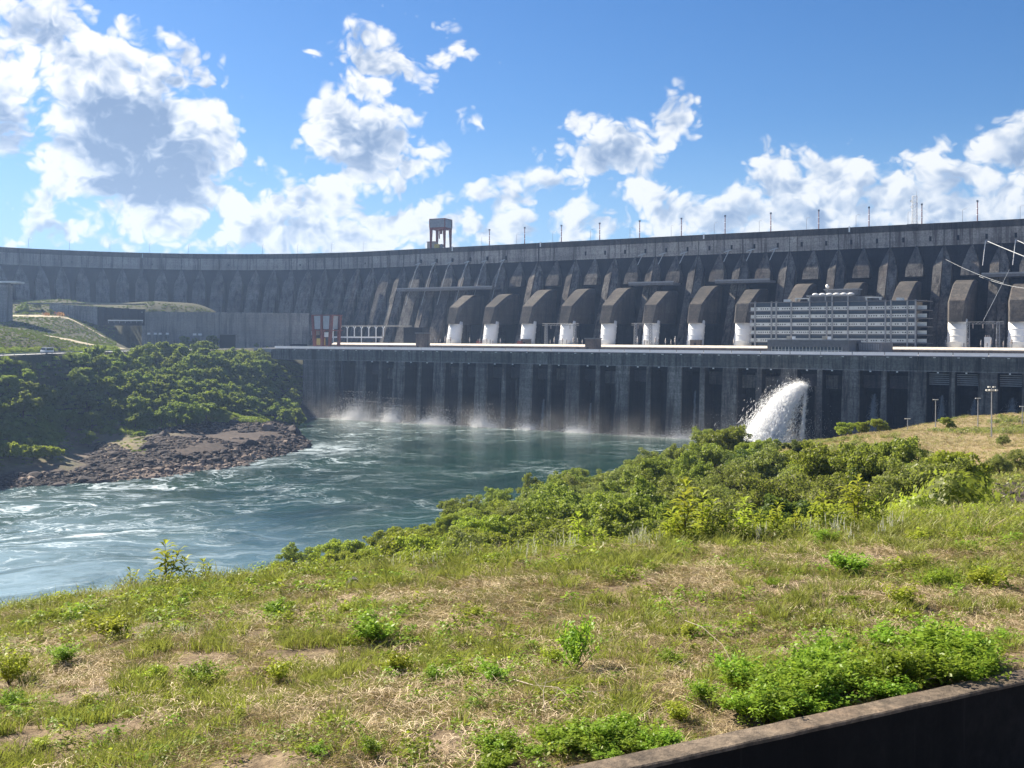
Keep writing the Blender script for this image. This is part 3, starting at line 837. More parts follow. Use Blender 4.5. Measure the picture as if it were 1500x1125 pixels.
# roof slab, road, upper deck
MB().box(U0 - 75 + 300, U1 + 300, yF + .3, 45, Z_ROAD - 3, Z_ROAD).build('roof_road', M['road'], ph)
MB().box(U0 - 40 + 300, U1 + 300, 40, 165, Z_ROAD + .01, Z_DECK).build('upper_deck', M['deck'], ph)
MB().box(U0 - 40 + 300, U1 + 300, 39.6, 39.99, Z_ROAD + .05, Z_DECK - .3).build('deck_wall', M['brown'], ph)
MB().prism_x([(39.2, Z_DECK - .6), (39.2, Z_DECK - .2), (42.5, Z_DECK + 1.1), (43.2, Z_DECK + 1.1), (43.2, Z_DECK + .01), (39.9, Z_DECK + .01), (39.5, Z_DECK - .29)], U0 - 40 + 300, U1 + 300).build('sloping_deck_kerb', M['kerb'], ph)  # top tilted forward to catch the sun as a bright edge
# fascia blocks, 17 m each, with open joints
fas_me = MB().box(-8.42, 8.42, 0, 3.5, 41.0, 48.6).mesh('fascia_block', M['fascia'])
cap_me = MB().box(-8.49, 8.49, -.5, 3.6, 48.61, 49.05).mesh('fascia_cap', M['slab'])
rail_me = MB().box(-8.3, 8.3, 2.2, 2.45, 49.15, 50.9).mesh('barrier_rail', M['white'])
lip_me = MB().box(-8.42, 8.42, -.18, -.0, 41.0, 41.6).mesh('fascia_lip', M['hall'])
nfb = int((U1 - U0 + 72) / 17)
for i in range(nfb):
    xx = -498 - 4 * 17 - 17 + 8.5 + 17 * i - 17 * 0
    xx = xx + 300
    place('fascia_block', fas_me, ph, (xx, yF, 0)); place('fascia_cap', cap_me, ph, (xx, yF, 0)); place('barrier_rail', rail_me, ph, (xx, yF, 0))
    place('fascia_lip', lip_me, ph, (xx, yF, 0))
# back wall of the bays and the wide/narrow piers
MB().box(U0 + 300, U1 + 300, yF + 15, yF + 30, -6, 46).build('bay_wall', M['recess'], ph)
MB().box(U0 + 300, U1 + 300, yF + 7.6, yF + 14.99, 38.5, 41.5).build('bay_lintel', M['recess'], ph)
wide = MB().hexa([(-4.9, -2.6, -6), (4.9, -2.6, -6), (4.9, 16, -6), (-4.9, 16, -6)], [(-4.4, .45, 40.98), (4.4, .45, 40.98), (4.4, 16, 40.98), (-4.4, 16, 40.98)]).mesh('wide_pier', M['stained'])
wfront = MB().hexa([(-4.92, -3.0, -6), (4.92, -3.0, -6), (4.92, -2.0, -6), (-4.92, -2.0, -6)], [(-4.42, .05, 40.97), (4.42, .05, 40.97), (4.42, 1.2, 40.97), (-4.42, 1.2, 40.97)]).mesh('pier_face', M['face'])
rib = MB()
rib.hexa([(2.9, -3.5, -6), (4.4, -3.5, -6), (4.4, -2.2, -6), (2.9, -2.2, -6)], [(2.7, -.25, 40.9), (4.1, -.25, 40.9), (4.1, .9, 40.9), (2.7, .9, 40.9)])
rib_me = rib.mesh('pier_rib', M['face'])
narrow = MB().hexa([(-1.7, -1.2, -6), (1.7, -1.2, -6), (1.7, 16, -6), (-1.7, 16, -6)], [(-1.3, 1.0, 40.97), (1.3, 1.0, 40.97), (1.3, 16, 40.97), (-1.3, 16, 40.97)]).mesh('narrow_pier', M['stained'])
nfront = MB().hexa([(-1.72, -1.6, -6), (1.72, -1.6, -6), (1.72, -.8, -6), (-1.72, -.8, -6)], [(-1.32, .6, 40.96), (1.32, .6, 40.96), (1.32, 1.5, 40.96), (-1.32, 1.5, 40.96)]).mesh('pier_face', M['face'])
inner = MB().box(-.8, .8, 9, 14.9, -6, 40.9).mesh('gate_guide', M['dam'])
gate1 = MB().box(-5.2, 5.2, 6.5, 7.4, 31.5, 38.4).mesh('gate_panel', M['gate'])
gate2 = MB().box(-5.2, 5.2, 6.6, 7.3, 31.0, 38.4).mesh('gate_panel', M['dam'])
lv = MB()
for q in range(6): lv.box(-5.2, 5.2, 4.5, 5.2, 34.2 + q * 1.05, 34.8 + q * 1.05)
louv = lv.mesh('louvre_gate', M['steel'])
hook = MB().box(-.4, .4, -.5, .3, 40.3, 40.96).mesh('hoist_hook', M['white'])
rr = random.Random(4)
i = 0
uu = -498.0
while uu < U1:
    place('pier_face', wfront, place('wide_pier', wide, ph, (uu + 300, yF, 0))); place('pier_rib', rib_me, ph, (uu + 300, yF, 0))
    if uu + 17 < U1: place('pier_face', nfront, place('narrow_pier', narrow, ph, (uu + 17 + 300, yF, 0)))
    for s in (-1, 1):
        cx = uu + 17 + s * 6.95 + (s * -.1)
        place('hoist_hook', hook, ph, (cx + 300, yF + .3, 0))
        if i in (11, 12): place('louvre_gate', louv, ph, (cx + 300, yF, 0)); continue
        t_ = rr.random()
        if t_ < .35: place('gate_panel', gate1, ph, (cx + 300, yF, 0))
        elif t_ < .75: place('gate_panel', gate2, ph, (cx + 300, yF, rr.uniform(-1, 2) - 1.5))
        if rr.random() < .6: place('gate_guide', inner, ph, (cx + 300 + rr.choice((-2.6, 2.4, 0)), yF, 0))
    uu += 34; i += 1
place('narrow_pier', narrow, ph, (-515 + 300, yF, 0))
# blind wall at the left end and the abutment behind it
MB().box(-553 + 300, -522 + 300, yF + .5, yF + 40, -6, 40.99).build('end_wall', M['face'], ph)
for q in range(6):
    MB().box(-600 + 300 + q * 8, -600 + 301.4 + q * 8, yF - .3, yF, 41.7, 48).build('fascia_fin', M['fascia'], ph)
# deck-side lights
for q in range(52):
    uq = -560 + q * 11.7
    MB().box(uq + 300 - .6, uq + 300 + .6, yF - .9, yF - .5, 48.1, 48.5).build('deck_light', M['lamp'], ph)

# brown hoist towers on the road
def tower(px0, px1, py0, D, label):
    u0, u1 = u_at(px0, D), u_at(px1, D)
    zt = z_at((px0 + px1) / 2, py0, D)
    t = empty('hoist_tower', W((u0 + u1) / 2, D, Z_ROAD), RZ, label, 'tower', 'brown hoist towers on the powerhouse deck')
    hw = (u1 - u0) / 2
    MB().box(-hw, hw, 0, 7, .01, zt - Z_ROAD - .8).build('tower_shaft', M['brown'], t)
    MB().box(-hw - .4, hw + .4, -.4, 7.4, zt - Z_ROAD - .79, zt - Z_ROAD).build('roof', M['slab'], t)
    MB().box(-hw + 1, -hw + 2.6, -.06, 0, .02, 2.6).build('door', M['dark'], t)
tower(609, 621, 487, 604, 'tall brown hoist tower on the deck edge left of all the white penstocks')
tower(857, 873, 495, 604, 'low brown block on the deck edge between two white penstocks')
for (px, lab) in ((768, 'small brown kiosk covering the foot of the third white penstock'), (1018, 'small brown hut in front of the white penstock near the office block')):
    uk = u_at(px, 694)
    t = empty('kiosk', W(uk, 694, Z_DECK), RZ, lab, 'hut')
    MB().box(-3.6, 3.6, 0, 4, .01, 4.2).build('wall', M['brown'], t); MB().box(-3.9, 3.9, -.3, 4.3, 4.21, 4.6).build('roof', M['slab'], t)
    MB().box(-.8, .8, -.06, 0, .02, 2.3).build('door', M['dark'], t)

# office block ------------------------------------------------------------------
DB = 665
ob = empty('office_block', W(-188, DB, Z_DECK), RZ, 'six storey grey office block with pale perforated bands on the powerhouse deck', 'building')
zb_ = [z_at(1106, y, DB) - Z_DECK for y in (452.7, 463.8, 475.3, 486.7, 498)]
bandz = [28.4 - 4.2 - 4.95 * k for k in range(5)]
bandz = [zz for zz in zb_]
x0, x1 = u_at(1097.5, DB) + 188, u_at(1356, DB) + 188
ztop = z_at(1100, 443, DB) - Z_DECK
colx = [u_at(p, DB) + 188 for p in (1106, 1130, 1137, 1159, 1186, 1211, 1219, 1242, 1270, 1297, 1305, 1329, 1341)]
core = MB().box(colx[0], colx[-1], 1.6, 19, 0.01, ztop - .5); core.build('glazed_core', M['glass'], ob)
MB().box(x0, x1, -.6, 20, ztop - .49, ztop).build('roof_slab', M['slab'], ob)
for k, zc in enumerate(bandz):
    MB().box(x0, x1, 0.3, 20, zc - 1.75, zc - 1.35).build('floor_slab', M['slab'], ob)
    for j in range(len(colx) - 1):
        a, b = colx[j] + .42, colx[j + 1] - .42
        n = max(2, int((b - a) / 1.25)); wv_ = (b - a) / n
        m_ = MB()
        m_.box(a, b, .0, .3, zc + .38, zc + 1.1); m_.box(a, b, .0, .3, zc - 1.1, zc - .38)
        for q in range(n + 1):
            if rr.random() < .28 and q < n:
                m_.box(a + q * wv_ - .3, a + q * wv_ + wv_ * .8, .0, .28, zc - .379, zc + .379)
            else: m_.box(max(a, a + q * wv_ - .34), min(b, a + q * wv_ + .34), .0, .28, zc - .379, zc + .379)
        m_.build('perforated_band', M['band'], ob)
        MB().box(a, b, .9, 1.5, zc - 1.3, zc + 1.3).build('window_strip', M['dark'], ob)
        # panes between bands
        MB().box(a, b, .45, .55, zc + 1.35, zc + 3.2).build('pane', M['glass'], ob)
    for (a, b) in ((x0, colx[0] - .4), (colx[-1] + .4, x1)):
        MB().box(a, b, 2.5, 3, zc - 1.1, zc + 1.1).build('end_balcony', M['band'], ob)
for c_ in colx:
    MB().box(c_ - .4, c_ + .4, -.55, .9, .01, ztop + .35).build('column', M['frame'], ob)
# roof storeys
p0, p1 = u_at(1186, DB) + 188, u_at(1242, DB) + 188
MB().box(p0 - 1, p1 + 14, 2, 16, ztop + .01, ztop + 3.0).build('penthouse_wall', M['slab'], ob)
MB().box(p0 - 2, p1 + 2, -.5, 17, ztop + 3.01, ztop + 3.9).build('penthouse_roof', M['frame'], ob)
for s_ in (p0, (p0 + p1) / 2 - 2, (p0 + p1) / 2 + 2, p1): MB().box(s_ - .35, s_ + .35, -.3, .3, ztop + .36, ztop + 3).build('column', M['frame'], ob)
for q in range(6):
    m_ = MB(); m_.smooth = True
    cx = p0 + 3.2 + q * 4.3
    m_.tube([(cx, 1.0, ztop + 4.0), (cx, 1.0, ztop + 4.6), (cx, 1.0, ztop + 5.1)], [2.1, 1.9, .8], 12)
    m_.build('white_skylight', M['white'], ob)
MB().box((p0 + p1) / 2 - 4, p1 + 3.5, 8, 15, ztop + 3.91, ztop + 7.2).build('lift_tower', M['slab'], ob)
MB().box((p0 + p1) / 2 - 5.4, p1 + 4.5, 7.4, 15.5, ztop + 7.21, ztop + 7.8).build('lift_tower_roof', M['frame'], ob)
for (cx, hh) in ((p0 - 5, 1.6), (p1 + 14.5, 1.8)):
    MB().box(cx - 4.5, cx + 4.5, .5, 4.5, ztop + 1.7, ztop + 2.3).build('roof_canopy', M['band'], ob)
    for s in (-1, 1): MB().box(cx + s * 3.9 - .35, cx + s * 3.9 + .35, .6, 4.4, ztop + .36, ztop + 1.69).build('canopy_leg', M['band'], ob)
m_ = MB(); m_.smooth = True
m_.tube([(p1 - 14.5, 7.0, ztop + 9.4), (p1 - 14.7, 6.4, ztop + 9.2)], [1.35, .5], 14); m_.build('dish_antenna', M['white'], ob)
MB().box(p1 - 14.7, p1 - 14.4, 7.1, 7.5, ztop + 3.91, ztop + 9.4).build('antenna_stand', M['pole'], ob)
for (cx) in (u_at(1150, DB) + 188, u_at(1316, DB) + 188):
    MB().box(cx - 2, cx + 2, 3, 6, ztop + .01, ztop + 1.7).build('plant_box', M['band'], ob)
# entrance pavilion in front
pv = empty('entrance_pavilion', W(-205, 597, Z_ROAD), RZ, 'low flat-roofed pavilion with a long gridded window band at the deck edge', 'building')
a, b = u_at(1124, 597) + 205, u_at(1243, 597) + 205
zt = z_at(1180, 498.5, 597) - Z_ROAD
MB().box(a, b, .0, 26, zt - 3.6, zt).build('upper_wall', M['slab'], pv)
MB().box(a - .4, b + 1.2, -.4, 26.5, zt + .01, zt + .5).build('roof_slab', M['frame'], pv)
MB().box(a + 2, b - 3.5, 1.4, 25, .01, zt - 3.61).build('glass_wall', M['glass'], pv)
MB().box(a, a + 1.9, .2, 25, .01, zt - 3.61).build('side_wall', M['slab'], pv)
MB().box(b - 3.4, b, .2, 25, .01, zt - 3.61).build('side_wall', M['slab'], pv)
for q in range(21):
    cx = a + 2.2 + (b - a - 6) * q / 20
    MB().box(cx - .14, cx + .14, .9, 1.35, .05, zt - 3.62).build('mullion', M['band'], pv)
for zz in (.9, 2.3): MB().box(a + 2, b - 3.5, .95, 1.3, zz - .12, zz + .12).build('transom', M['band'], pv)
for s in (.28, .72):
    cx = a + (b - a) * s
    MB().box(cx - 2.6, cx - .4, 3, 6, zt + .51, zt + 2.4).build('roof_box', M['beige'], pv)
    MB().box(cx + .4, cx + 1.9, 3, 5, zt + .51, zt + 2.2).build('roof_box', M['white'], pv)
rw = empty('stepped_roof_wing', W(-205, 612, Z_ROAD), RZ, 'low grey wing with louvres right of the gridded pavilion', 'building')
MB().box(b + 1.3, b + 14, 0, 25, .01, zt - 1.2).build('wall', M['slab'], rw)
for q in range(12): MB().box(b + 2 + q * .9, b + 2.4 + q * .9, -.15, 0, 2.6, zt - 1.8).build('louvre', M['frame'], rw)

# pylons and lamp posts along the crest ------------------------------------------
pyl = MB().tube([(0, 0, 0), (0, 0, 12.4)], [.42, .30], 8).mesh('shaft', plain('pylon_paint', (.33, .20, .20), .6))
ring_ = MB().tube([(0, 0, 0), (0, 0, .5)], .55, 8).mesh('band', M['white'])
head_ = MB().box(-.55, .55, -.55, .55, 12.4, 13.6).mesh('cap', M['steel'])
for i in range(15):
    uu = -494.7 + 34 * i
    lab = 'tall reddish post on the dam crest, ' + (ORD[i] + ' from the left' if i < 12 else ('just beyond the right edge of the photo' if i == 12 else 'well beyond the right edge of the photo' if i == 13 else 'furthest beyond the right edge of the photo'))
    if i == 10: lab = 'tall reddish post on the dam crest standing close beside the white lattice mast'
    p_ = empty('crest_post', W(uu, D_CREST + 2, Z_CREST), RZ, lab, 'post', 'tall reddish posts on the dam crest')
    s_ = place('shaft', pyl, p_); place('cap', head_, p_)
    for zz in (4, 8): place('band', ring_, s_, (0, 0, zz))
lpm = MB().tube([(0, 0, 0), (0, 0, 8.3), (.25, 0, 9.0), (1.0, 0, 9.3), (1.8, 0, 9.3)], [.13, .10, .09, .08, .07], 5).mesh('column', M['pole'])
lhm = MB().box(1.6, 2.5, -.2, .2, 9.2, 9.4).mesh('lamp_head', M['lamp'])
def crest_lamp(loc, rz, lab):
    p_ = empty('street_lamp', loc, rz, lab, 'street lamp', 'thin lamp posts along the dam crest')
    place('column', lpm, p_); place('lamp_head', lhm, p_)
for i in range(13):
    crest_lamp(W(-507 + 34.2 * i, D_CREST + 9, Z_CREST), RZ, 'thin grey lamp post on the straight dam crest, ' + ORD[i] + ' right of the crane')
ci = [s for s in ST if s[3] == 'curve']
for n_, j in enumerate(range(0, 22, 2)):
    x, y, h = ci[j][:3]
    p = W(x, y + 8, Z_CREST)
    crest_lamp(p, RZ + h, 'thin lamp post on the curved left crest, ' + ORD[n_] + ' from the crane going left')
# lattice mast
ms = empty('lattice_mast', W(u_at(1339, D_CREST + 3), D_CREST + 3, Z_CREST), RZ, 'white lattice radio mast standing on the dam crest', 'mast')
def lattice(w0, w1, h, n, r=.12):
    mb = MB()
    for sx, sy in ((-1, -1), (1, -1), (1, 1), (-1, 1)):
        mb.tube([(sx * w0, sy * w0, 0), (sx * w1, sy * w1, h)], r, 4)
    for i in range(n):
        z0_, z1_ = h * i / n, h * (i + 1) / n
        a = w0 + (w1 - w0) * i / n; b = w0 + (w1 - w0) * (i + 1) / n
        cs = [(-1, -1), (1, -1), (1, 1), (-1, 1)]
        for k in range(4):
            p, q = cs[k], cs[(k + 1) % 4]
            mb.tube([(p[0] * a, p[1] * a, z0_), (q[0] * b, q[1] * b, z1_)], r * .7, 3)
            mb.tube([(p[0] * b, p[1] * b, z1_), (q[0] * b, q[1] * b, z1_)], r * .7, 3)
    return mb
lattice(1.6, 1.3, 19, 9, .16).build('lattice_frame', M['white'], ms)
for (dx, zz, r_) in ((-1.9, 15.5, .9), (-1.9, 11.8, .6), (1.7, 13.5, .5)):
    MB().tube([(dx, -.5, zz), (dx, -1.0, zz)], [r_ * .4, r_], 10).build('dish_antenna', M['white'], ms)
MB().tube([(1.2, 0, 19), (1.2, 0, 22)], .08, 4).build('whip_antenna', M['pole'], ms)
MB().box(-3.5, 3.5, -6, 2, -2.2, .02).build('mast_plinth', M['parapet'], ms)
# crest gantry crane
cu = u_at(645, D_CREST + 7)
cr = empty('gantry_crane', W(cu, D_CREST + 7, Z_CREST), RZ + R(8), 'tall dark red gantry crane with grey boxed top on the dam crest', 'crane')
ch = 24.5
for sx in (-1, 1):
    for sy in (-1, 1):
        MB().hexa([(sx * 6.6 - .6, sy * 5.5 - .6, 0), (sx * 6.6 + .6, sy * 5.5 - .6, 0), (sx * 6.6 + .6, sy * 5.5 + .6, 0), (sx * 6.6 - .6, sy * 5.5 + .6, 0)],
                  [(sx * 6.3 - 1, sy * 5.5 - 1, 16), (sx * 6.3 + 1, sy * 5.5 - 1, 16), (sx * 6.3 + 1, sy * 5.5 + 1, 16), (sx * 6.3 - 1, sy * 5.5 + 1, 16)]).build('leg', M['rust'], cr)
MB().box(-7.4, 7.4, -6.6, 6.6, 16.01, 17.6).build('girder', M['rust'], cr)
MB().box(-7.2, 7.2, -6.4, 6.4, 17.61, ch).build('machine_house', M['steel'], cr)
MB().box(-7.5, 7.5, -6.7, 6.7, ch + .01, ch + .6).build('roof', M['rust'], cr)
for sx in (-1, 1):
    for sy in (-1, 1): MB().box(sx * 7.3 - .3, sx * 7.3 + .3, sy * 6.5 - .3, sy * 6.5 + .3, 17.62, ch).build('corner_post', M['rust'], cr)
MB().box(-1, 1, -1, 1, 12.6, 16).build('hoist_block', M['rust'], cr)
MB().box(-1.6, -1.0, -.4, .4, 8.5, 12.6).build('lifting_beam', M['rust'], cr)
cb = empty('crane_cabin', W(cu - 4, D_CREST + 3, Z_CREST), RZ, 'squat beige and yellow cabin under the crane on the crest', 'hut')
MB().box(-6, 1.5, -2, 3, .01, 5.4).build('wall', M['beige'], cb); MB().box(-6.3, 1.8, -2.3, 3.3, 5.41, 6.0).build('roof', M['rust'], cb)
MB().box(1.6, 6.5, -2, 2.5, .01, 3.4).build('engine_housing', M['yellow'], cb)
MB().tube([(8.2, -1, 1.9), (8.2, .2, 1.9)], 1.7, 14).build('cable_drum', M['steel'], cb)
# oxide red tail-race crane with two grey panels
tu = u_at(472, 606)
tg = empty('gantry_crane', W(tu, 606, Z_ROAD), RZ, 'dark red gantry crane with two pale grey panels at the left end of the deck', 'crane')
tt = z_at(472, 461, 606) - Z_ROAD
for cx in (-7.2, 0, 7.2):
    MB().hexa([(cx - .9, -1, 0), (cx + .9, -1, 0), (cx + .9, 1, 0), (cx - .9, 1, 0)], [(cx * 1.25 - 1.1, -1, tt), (cx * 1.25 + 1.1, -1, tt), (cx * 1.25 + 1.1, 1, tt), (cx * 1.25 - 1.1, 1, tt)]).build('leg', M['rust'], tg)
for cx in (-7.0, 7.0):
    MB().hexa([(cx - .8, 9, 0), (cx + .8, 9, 0), (cx + .8, 11, 0), (cx - .8, 11, 0)], [(cx * 1.2 - 1, 9, tt), (cx * 1.2 + 1, 9, tt), (cx * 1.2 + 1, 11, tt), (cx * 1.2 - 1, 11, tt)]).build('leg', M['rust'], tg)
for s in (-1, 1):
    MB().hexa([(s * 4.2 - 2.7, -.6, tt - 10.5), (s * 4.2 + 2.7, -.6, tt - 10.5), (s * 4.2 + 2.7, 9, tt - 10.5), (s * 4.2 - 2.7, 9, tt - 10.5)],
              [(s * 4.4 - 3.2, -.6, tt - .8), (s * 4.4 + 3.2, -.6, tt - .8), (s * 4.4 + 3.2, 9, tt - .8), (s * 4.4 - 3.2, 9, tt - .8)]).build('side_panel', M['panel'], tg)
for z0_ in (tt - .7, tt - 11.8): MB().box(-10, 10, -1.2, 11, z0_, z0_ + .7).build('crossbeam', M['rust'], tg)
MB().box(-11, -8, 0, 6, tt - 15, tt - 11.9).build('side_platform', M['steel'], tg)
MB().box(-6, -1.5, .5, 5, 2.5, 7.5).build('operator_cab', M['yellow'], tg)
for cx in (-3.5, 3.6): MB().box(cx - 3.2, cx + 3.2, -.5, .2, 1.2, 2.3).build('bogie_beam', M['rust'], tg)
MB().box(1.5, 6.2, .5, 5, 8.5, 12).build('winch_house', M['white'], tg)
# white pipe rack beside it
rk = empty('pipe_rack', W(u_at(525, 660), 660, Z_DECK), RZ, 'long pale rack with thin white columns right of the red crane', 'rack')
ra, rb_ = u_at(484, 660) - u_at(525, 660), u_at(566, 660) - u_at(525, 660)
rz = z_at(525, 477.5, 660) - Z_DECK
MB().box(ra - 2, rb_ + 14, 0, 14, rz - .5, rz + .5).build('top_beam', M['beige'], rk)
MB().box(ra, rb_ - 4, -.4, .4, 4.8, 5.9).build('lower_rail', M['white'], rk)
for q in range(8):
    cx = ra + 3 + (rb_ - ra - 6) * q / 7
    zz = 0 if q % 2 == 0 else 6
    MB().tube([(cx, 0, zz), (cx, 0, rz - 2), (cx - 1.2, 0, rz - .5)], .45, 6).build('column', M['white'], rk)
    MB().tube([(cx, 0, rz - 2.2), (cx + 1.4, 0, rz - .5)], .35, 6).build('strut', M['white'], rk)
# rocky concrete spoil wall under it
MB().box(rb_ + 1, rb_ + 19, 20, 30, .01, rz - 1).build('back_wall', M['recess'], rk)

# ------------------------------------------------------------------ switchgear on the upper deck
gx_ = MB(); 
def deck_gantry(px0, px1, D, label):
    u0, u1 = u_at(px0, D), u_at(px1, D)
    g_ = empty('line_gantry', W(u0, D, Z_DECK), RZ, label, 'gantry', 'steel line gantries on the deck')
    me = lattice(.9, .7, 15.5, 8, .16).mesh('lattice_leg', M['steel'])
    place('lattice_leg', me, g_); place('lattice_leg', me, g_, (u1 - u0, 0, 0))
    mb = MB()
    L = u1 - u0
    for yy in (-.6, .6):
        for zz in (14.6, 15.8): mb.tube([(-3, yy, zz), (L + 3, yy, zz)], .12, 4)
    n = int(L / 2)
    for q in range(n):
        mb.tube([(q * L / n, -.6, 14.6), ((q + 1) * L / n, -.6, 15.8)], .09, 3)
    mb.build('lattice_beam', M['steel'], g_)
    for q in range(3):
        MB().tube([(L * (q + .5) / 3, 0, 14.5), (L * (q + .5) / 3, 0, 12.0)], .28, 6).build('insulator', M['porcelain'], g_)
deck_gantry(800, 842, 688, 'steel line gantry between the third and fourth white penstocks')
deck_gantry(931, 953, 688, 'steel line gantry in front of the sixth white penstock')
deck_gantry(1418, 1462, 688, 'steel line gantry between the last two white penstocks at the right')
bp_ = MB().tube([(0, 0, 0), (0, 0, 2.2)], .22, 6).mesh('stand', M['steel'])
bi_ = MB().tube([(0, 0, 2.2), (0, 0, 2.6), (0, 0, 3.0), (0, 0, 3.4), (0, 0, 3.8), (0, 0, 4.2)], [.5, .28, .5, .28, .45, .2], 8).mesh('insulator', M['porcelain'])
bh_ = MB().tube([(0, 0, 4.2), (0, 0, 5.2)], .12, 5).mesh('terminal', M['white'])
def bushing(px, D, s, lab):
    b_ = empty('bushing_post', W(u_at(px, D), D, Z_DECK), RZ, lab, 'bushing', 'insulator posts on the powerhouse deck')
    b_.scale = (s, s, s)
    place('stand', bp_, b_); i_ = place('insulator', bi_, b_); place('terminal', bh_, i_)
spots = [(px, 'short dark insulator post on the deck between the brown tower and the first white penstock') for px in (624, 628, 637, 645, 652, 688, 703)]
spots += [(px, 'insulator post standing in front of a white penstock') for px in (660, 713, 718, 722, 824, 830, 835, 840, 944, 948, 960, 964)]
spots += [(px, 'insulator post on the deck beside the lattice gantries') for px in (733, 806, 812, 846, 853, 934, 975, 983, 989, 1075)]
spots += [(px, 'insulator post on the deck right of the office block') for px in (1385, 1412, 1419, 1437, 1446, 1452, 1459, 1470, 1482)]
for n_, (px, lab) in enumerate(spots): bushing(px, 682, .8 + (n_ * 37 % 10) * .06, lab)
for n_, px in enumerate((700, 760, 1446)):
    t = empty('transformer_box', W(u_at(px, 690), 690, Z_DECK), RZ, ['low rusty equipment box between the first two white penstocks', 'low rusty equipment box between the second and third white penstocks', 'white equipment box on a stand between the last two penstocks'][n_], 'equipment')
    MB().box(-1.6, 1.6, 0, 3, .01, 3 if n_ < 2 else 7).build('housing', M['rust'] if n_ < 2 else M['white'], t)
    for s in (-1, 0, 1): MB().tube([(s, 1, 3 if n_ < 2 else 7), (s, 1, 4.4 if n_ < 2 else 8)], .2, 6).build('terminal', M['porcelain'], t)
# conductors strung from the crest wall
def cable(name, a, b_, sag, r, mat, label):
    pts = [a.lerp(b_, t / 14) - Vector((0, 0, sag * 4 * (t / 14) * (1 - t / 14))) for t in range(15)]
    o = MB().tube(pts, r, 5).build(name, mat); tag(o, label, 'cable')
cable('power_cable', W(u_at(1443, 747), 747, z_at(1443, 352, 747)), W(u_at(1560, 690), 690, z_at(1560, 398, 690)), .5, .26, M['panel'], 'thick pale cable slanting down from the crest wall at the right edge, left one')
cable('power_cable', W(u_at(1487, 747), 747, z_at(1487, 351, 747)), W(u_at(1600, 690), 690, z_at(1600, 398, 690)), .5, .26, M['panel'], 'thick pale cable starting from the crest wall at the very right edge')
for (px, py, nm) in ((1443, 353, 'left'), (1487, 352, 'right')):
    o = MB().tube([W(u_at(px, 746), 746, z_at(px, py, 746)), W(u_at(px - 4, 739), 739, z_at(px - 4, py + 36, 739))], [.22, .2], 5).build('insulator_string', M['white'])
    tag(o, 'pale hanging insulator string below the ' + nm + ' slanting cable', 'insulator')
cable('power_cable', W(u_at(1434, 735), 735, z_at(1434, 405, 735)), W(u_at(1520, 700), 700, z_at(1520, 424, 700)), 1.5, .13, M['panel'], 'thin pale cable crossing above the penstock right of the office block')
cable('power_cable', W(u_at(1478, 730), 730, z_at(1478, 395, 730)), W(u_at(1440, 690), 690, z_at(1440, 470, 690)), .3, .12, M['panel'], 'thin cable running down to the right-hand line gantry')
cable('power_cable', W(u_at(1385, 740), 740, z_at(1385, 380, 740)), W(u_at(1470, 700), 700, z_at(1470, 415, 700)), 1, .1, M['panel'], 'thin cable between the two pointed buttresses right of the office block')

# ------------------------------------------------------------------ left bank structures
hl = empty('turbine_hall', at(330, 868, z=49.5), 0, 'pale concrete hall with four tall narrow windows and a wide dark door', 'building')
hA, hB = at(208, 850), at(452, 880)
hdir = (hB - hA); hdir.z = 0; hL = hdir.length; hdir.normalize()
hl.location = (hA.x, hA.y, 48.5); hl.rotation_euler = (0, 0, math.atan2(hdir.y, hdir.x))
def hx(px):
    k = (px - 750) / FPX
    # along the wall line
    t = (k * hA.y - hA.x) / (hdir.x - k * hdir.y); return t
hz = 58 + 0 * 1
H_ = 27.5
MB().box(0, hL, 0, 24, -3, H_).build('wall', M['hall'], hl)
MB().box(-.5, hL + .5, -.4, 24.5, H_ + .01, H_ + .9).build('roof', M['hall'], hl)
for px in np.linspace(216, 446, 14):
    MB().box(hx(px) - .25, hx(px) + .25, -.35, -.01, 0, H_).build('wall_rib', M['hall'], hl)
for px in (218, 227.5, 234.5, 245):
    MB().box(hx(px) - 1.1, hx(px) + 1.1, -.5, -.02, 1.5, 10.5).build('window', M['glass'], hl)
    MB().box(hx(px) - 1.1, hx(px) + 1.1, -.6, -.02, 10.51, 12.0).build('window_hood', M['white'], hl)
for px in (285, 293): MB().box(hx(px) - 1.4, hx(px) + 1.4, -.55, -.02, 10, 11.6).build('window', M['white'], hl)
MB().box(hx(322), hx(345), -.6, -.02, .0, 10.5).build('door', M['dark'], hl)
MB().box(hx(321), hx(347), -2.4, -.02, 10.51, 11.3).build('door_canopy', M['slab'], hl)
MB().box(hx(425), hx(450), -.5, -.02, 0, 3.5).build('low_opening', M['dark'], hl)
# retaining wall high on the bank
rw1 = empty('retaining_wall', at(110, 835, z=66), 0, 'panelled concrete retaining wall high on the left bank below the curved dam', 'wall')
pa, pb = at(72, 838), at(212, 850)
d_ = pb - pa; d_.z = 0; L_ = d_.length
rw1.location = (pa.x, pa.y, 66); rw1.rotation_euler = (0, 0, math.atan2(d_.y, d_.x))
for q in range(12):
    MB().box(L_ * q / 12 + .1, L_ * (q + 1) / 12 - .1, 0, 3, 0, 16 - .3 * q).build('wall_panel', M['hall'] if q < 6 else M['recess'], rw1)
MB().box(-30, L_, -.6, 9, 16.2, 17).build('coping', M['hall'], rw1)
# white rail at the end of the berm
gr = empty('guard_rail', at(160, 800, z=70), 0, 'thin white guard rail at the end of the grassy berm on the left bank', 'railing')
gr.location = at(158, 812, py=471)
MB().box(0, 26, 0, .3, .5, 1.3).build('rail', M['white'], gr)
for q in range(7): MB().box(q * 4.2, q * 4.2 + .3, .31, .6, -1.2, .5).build('rail_post', M['pole'], gr)
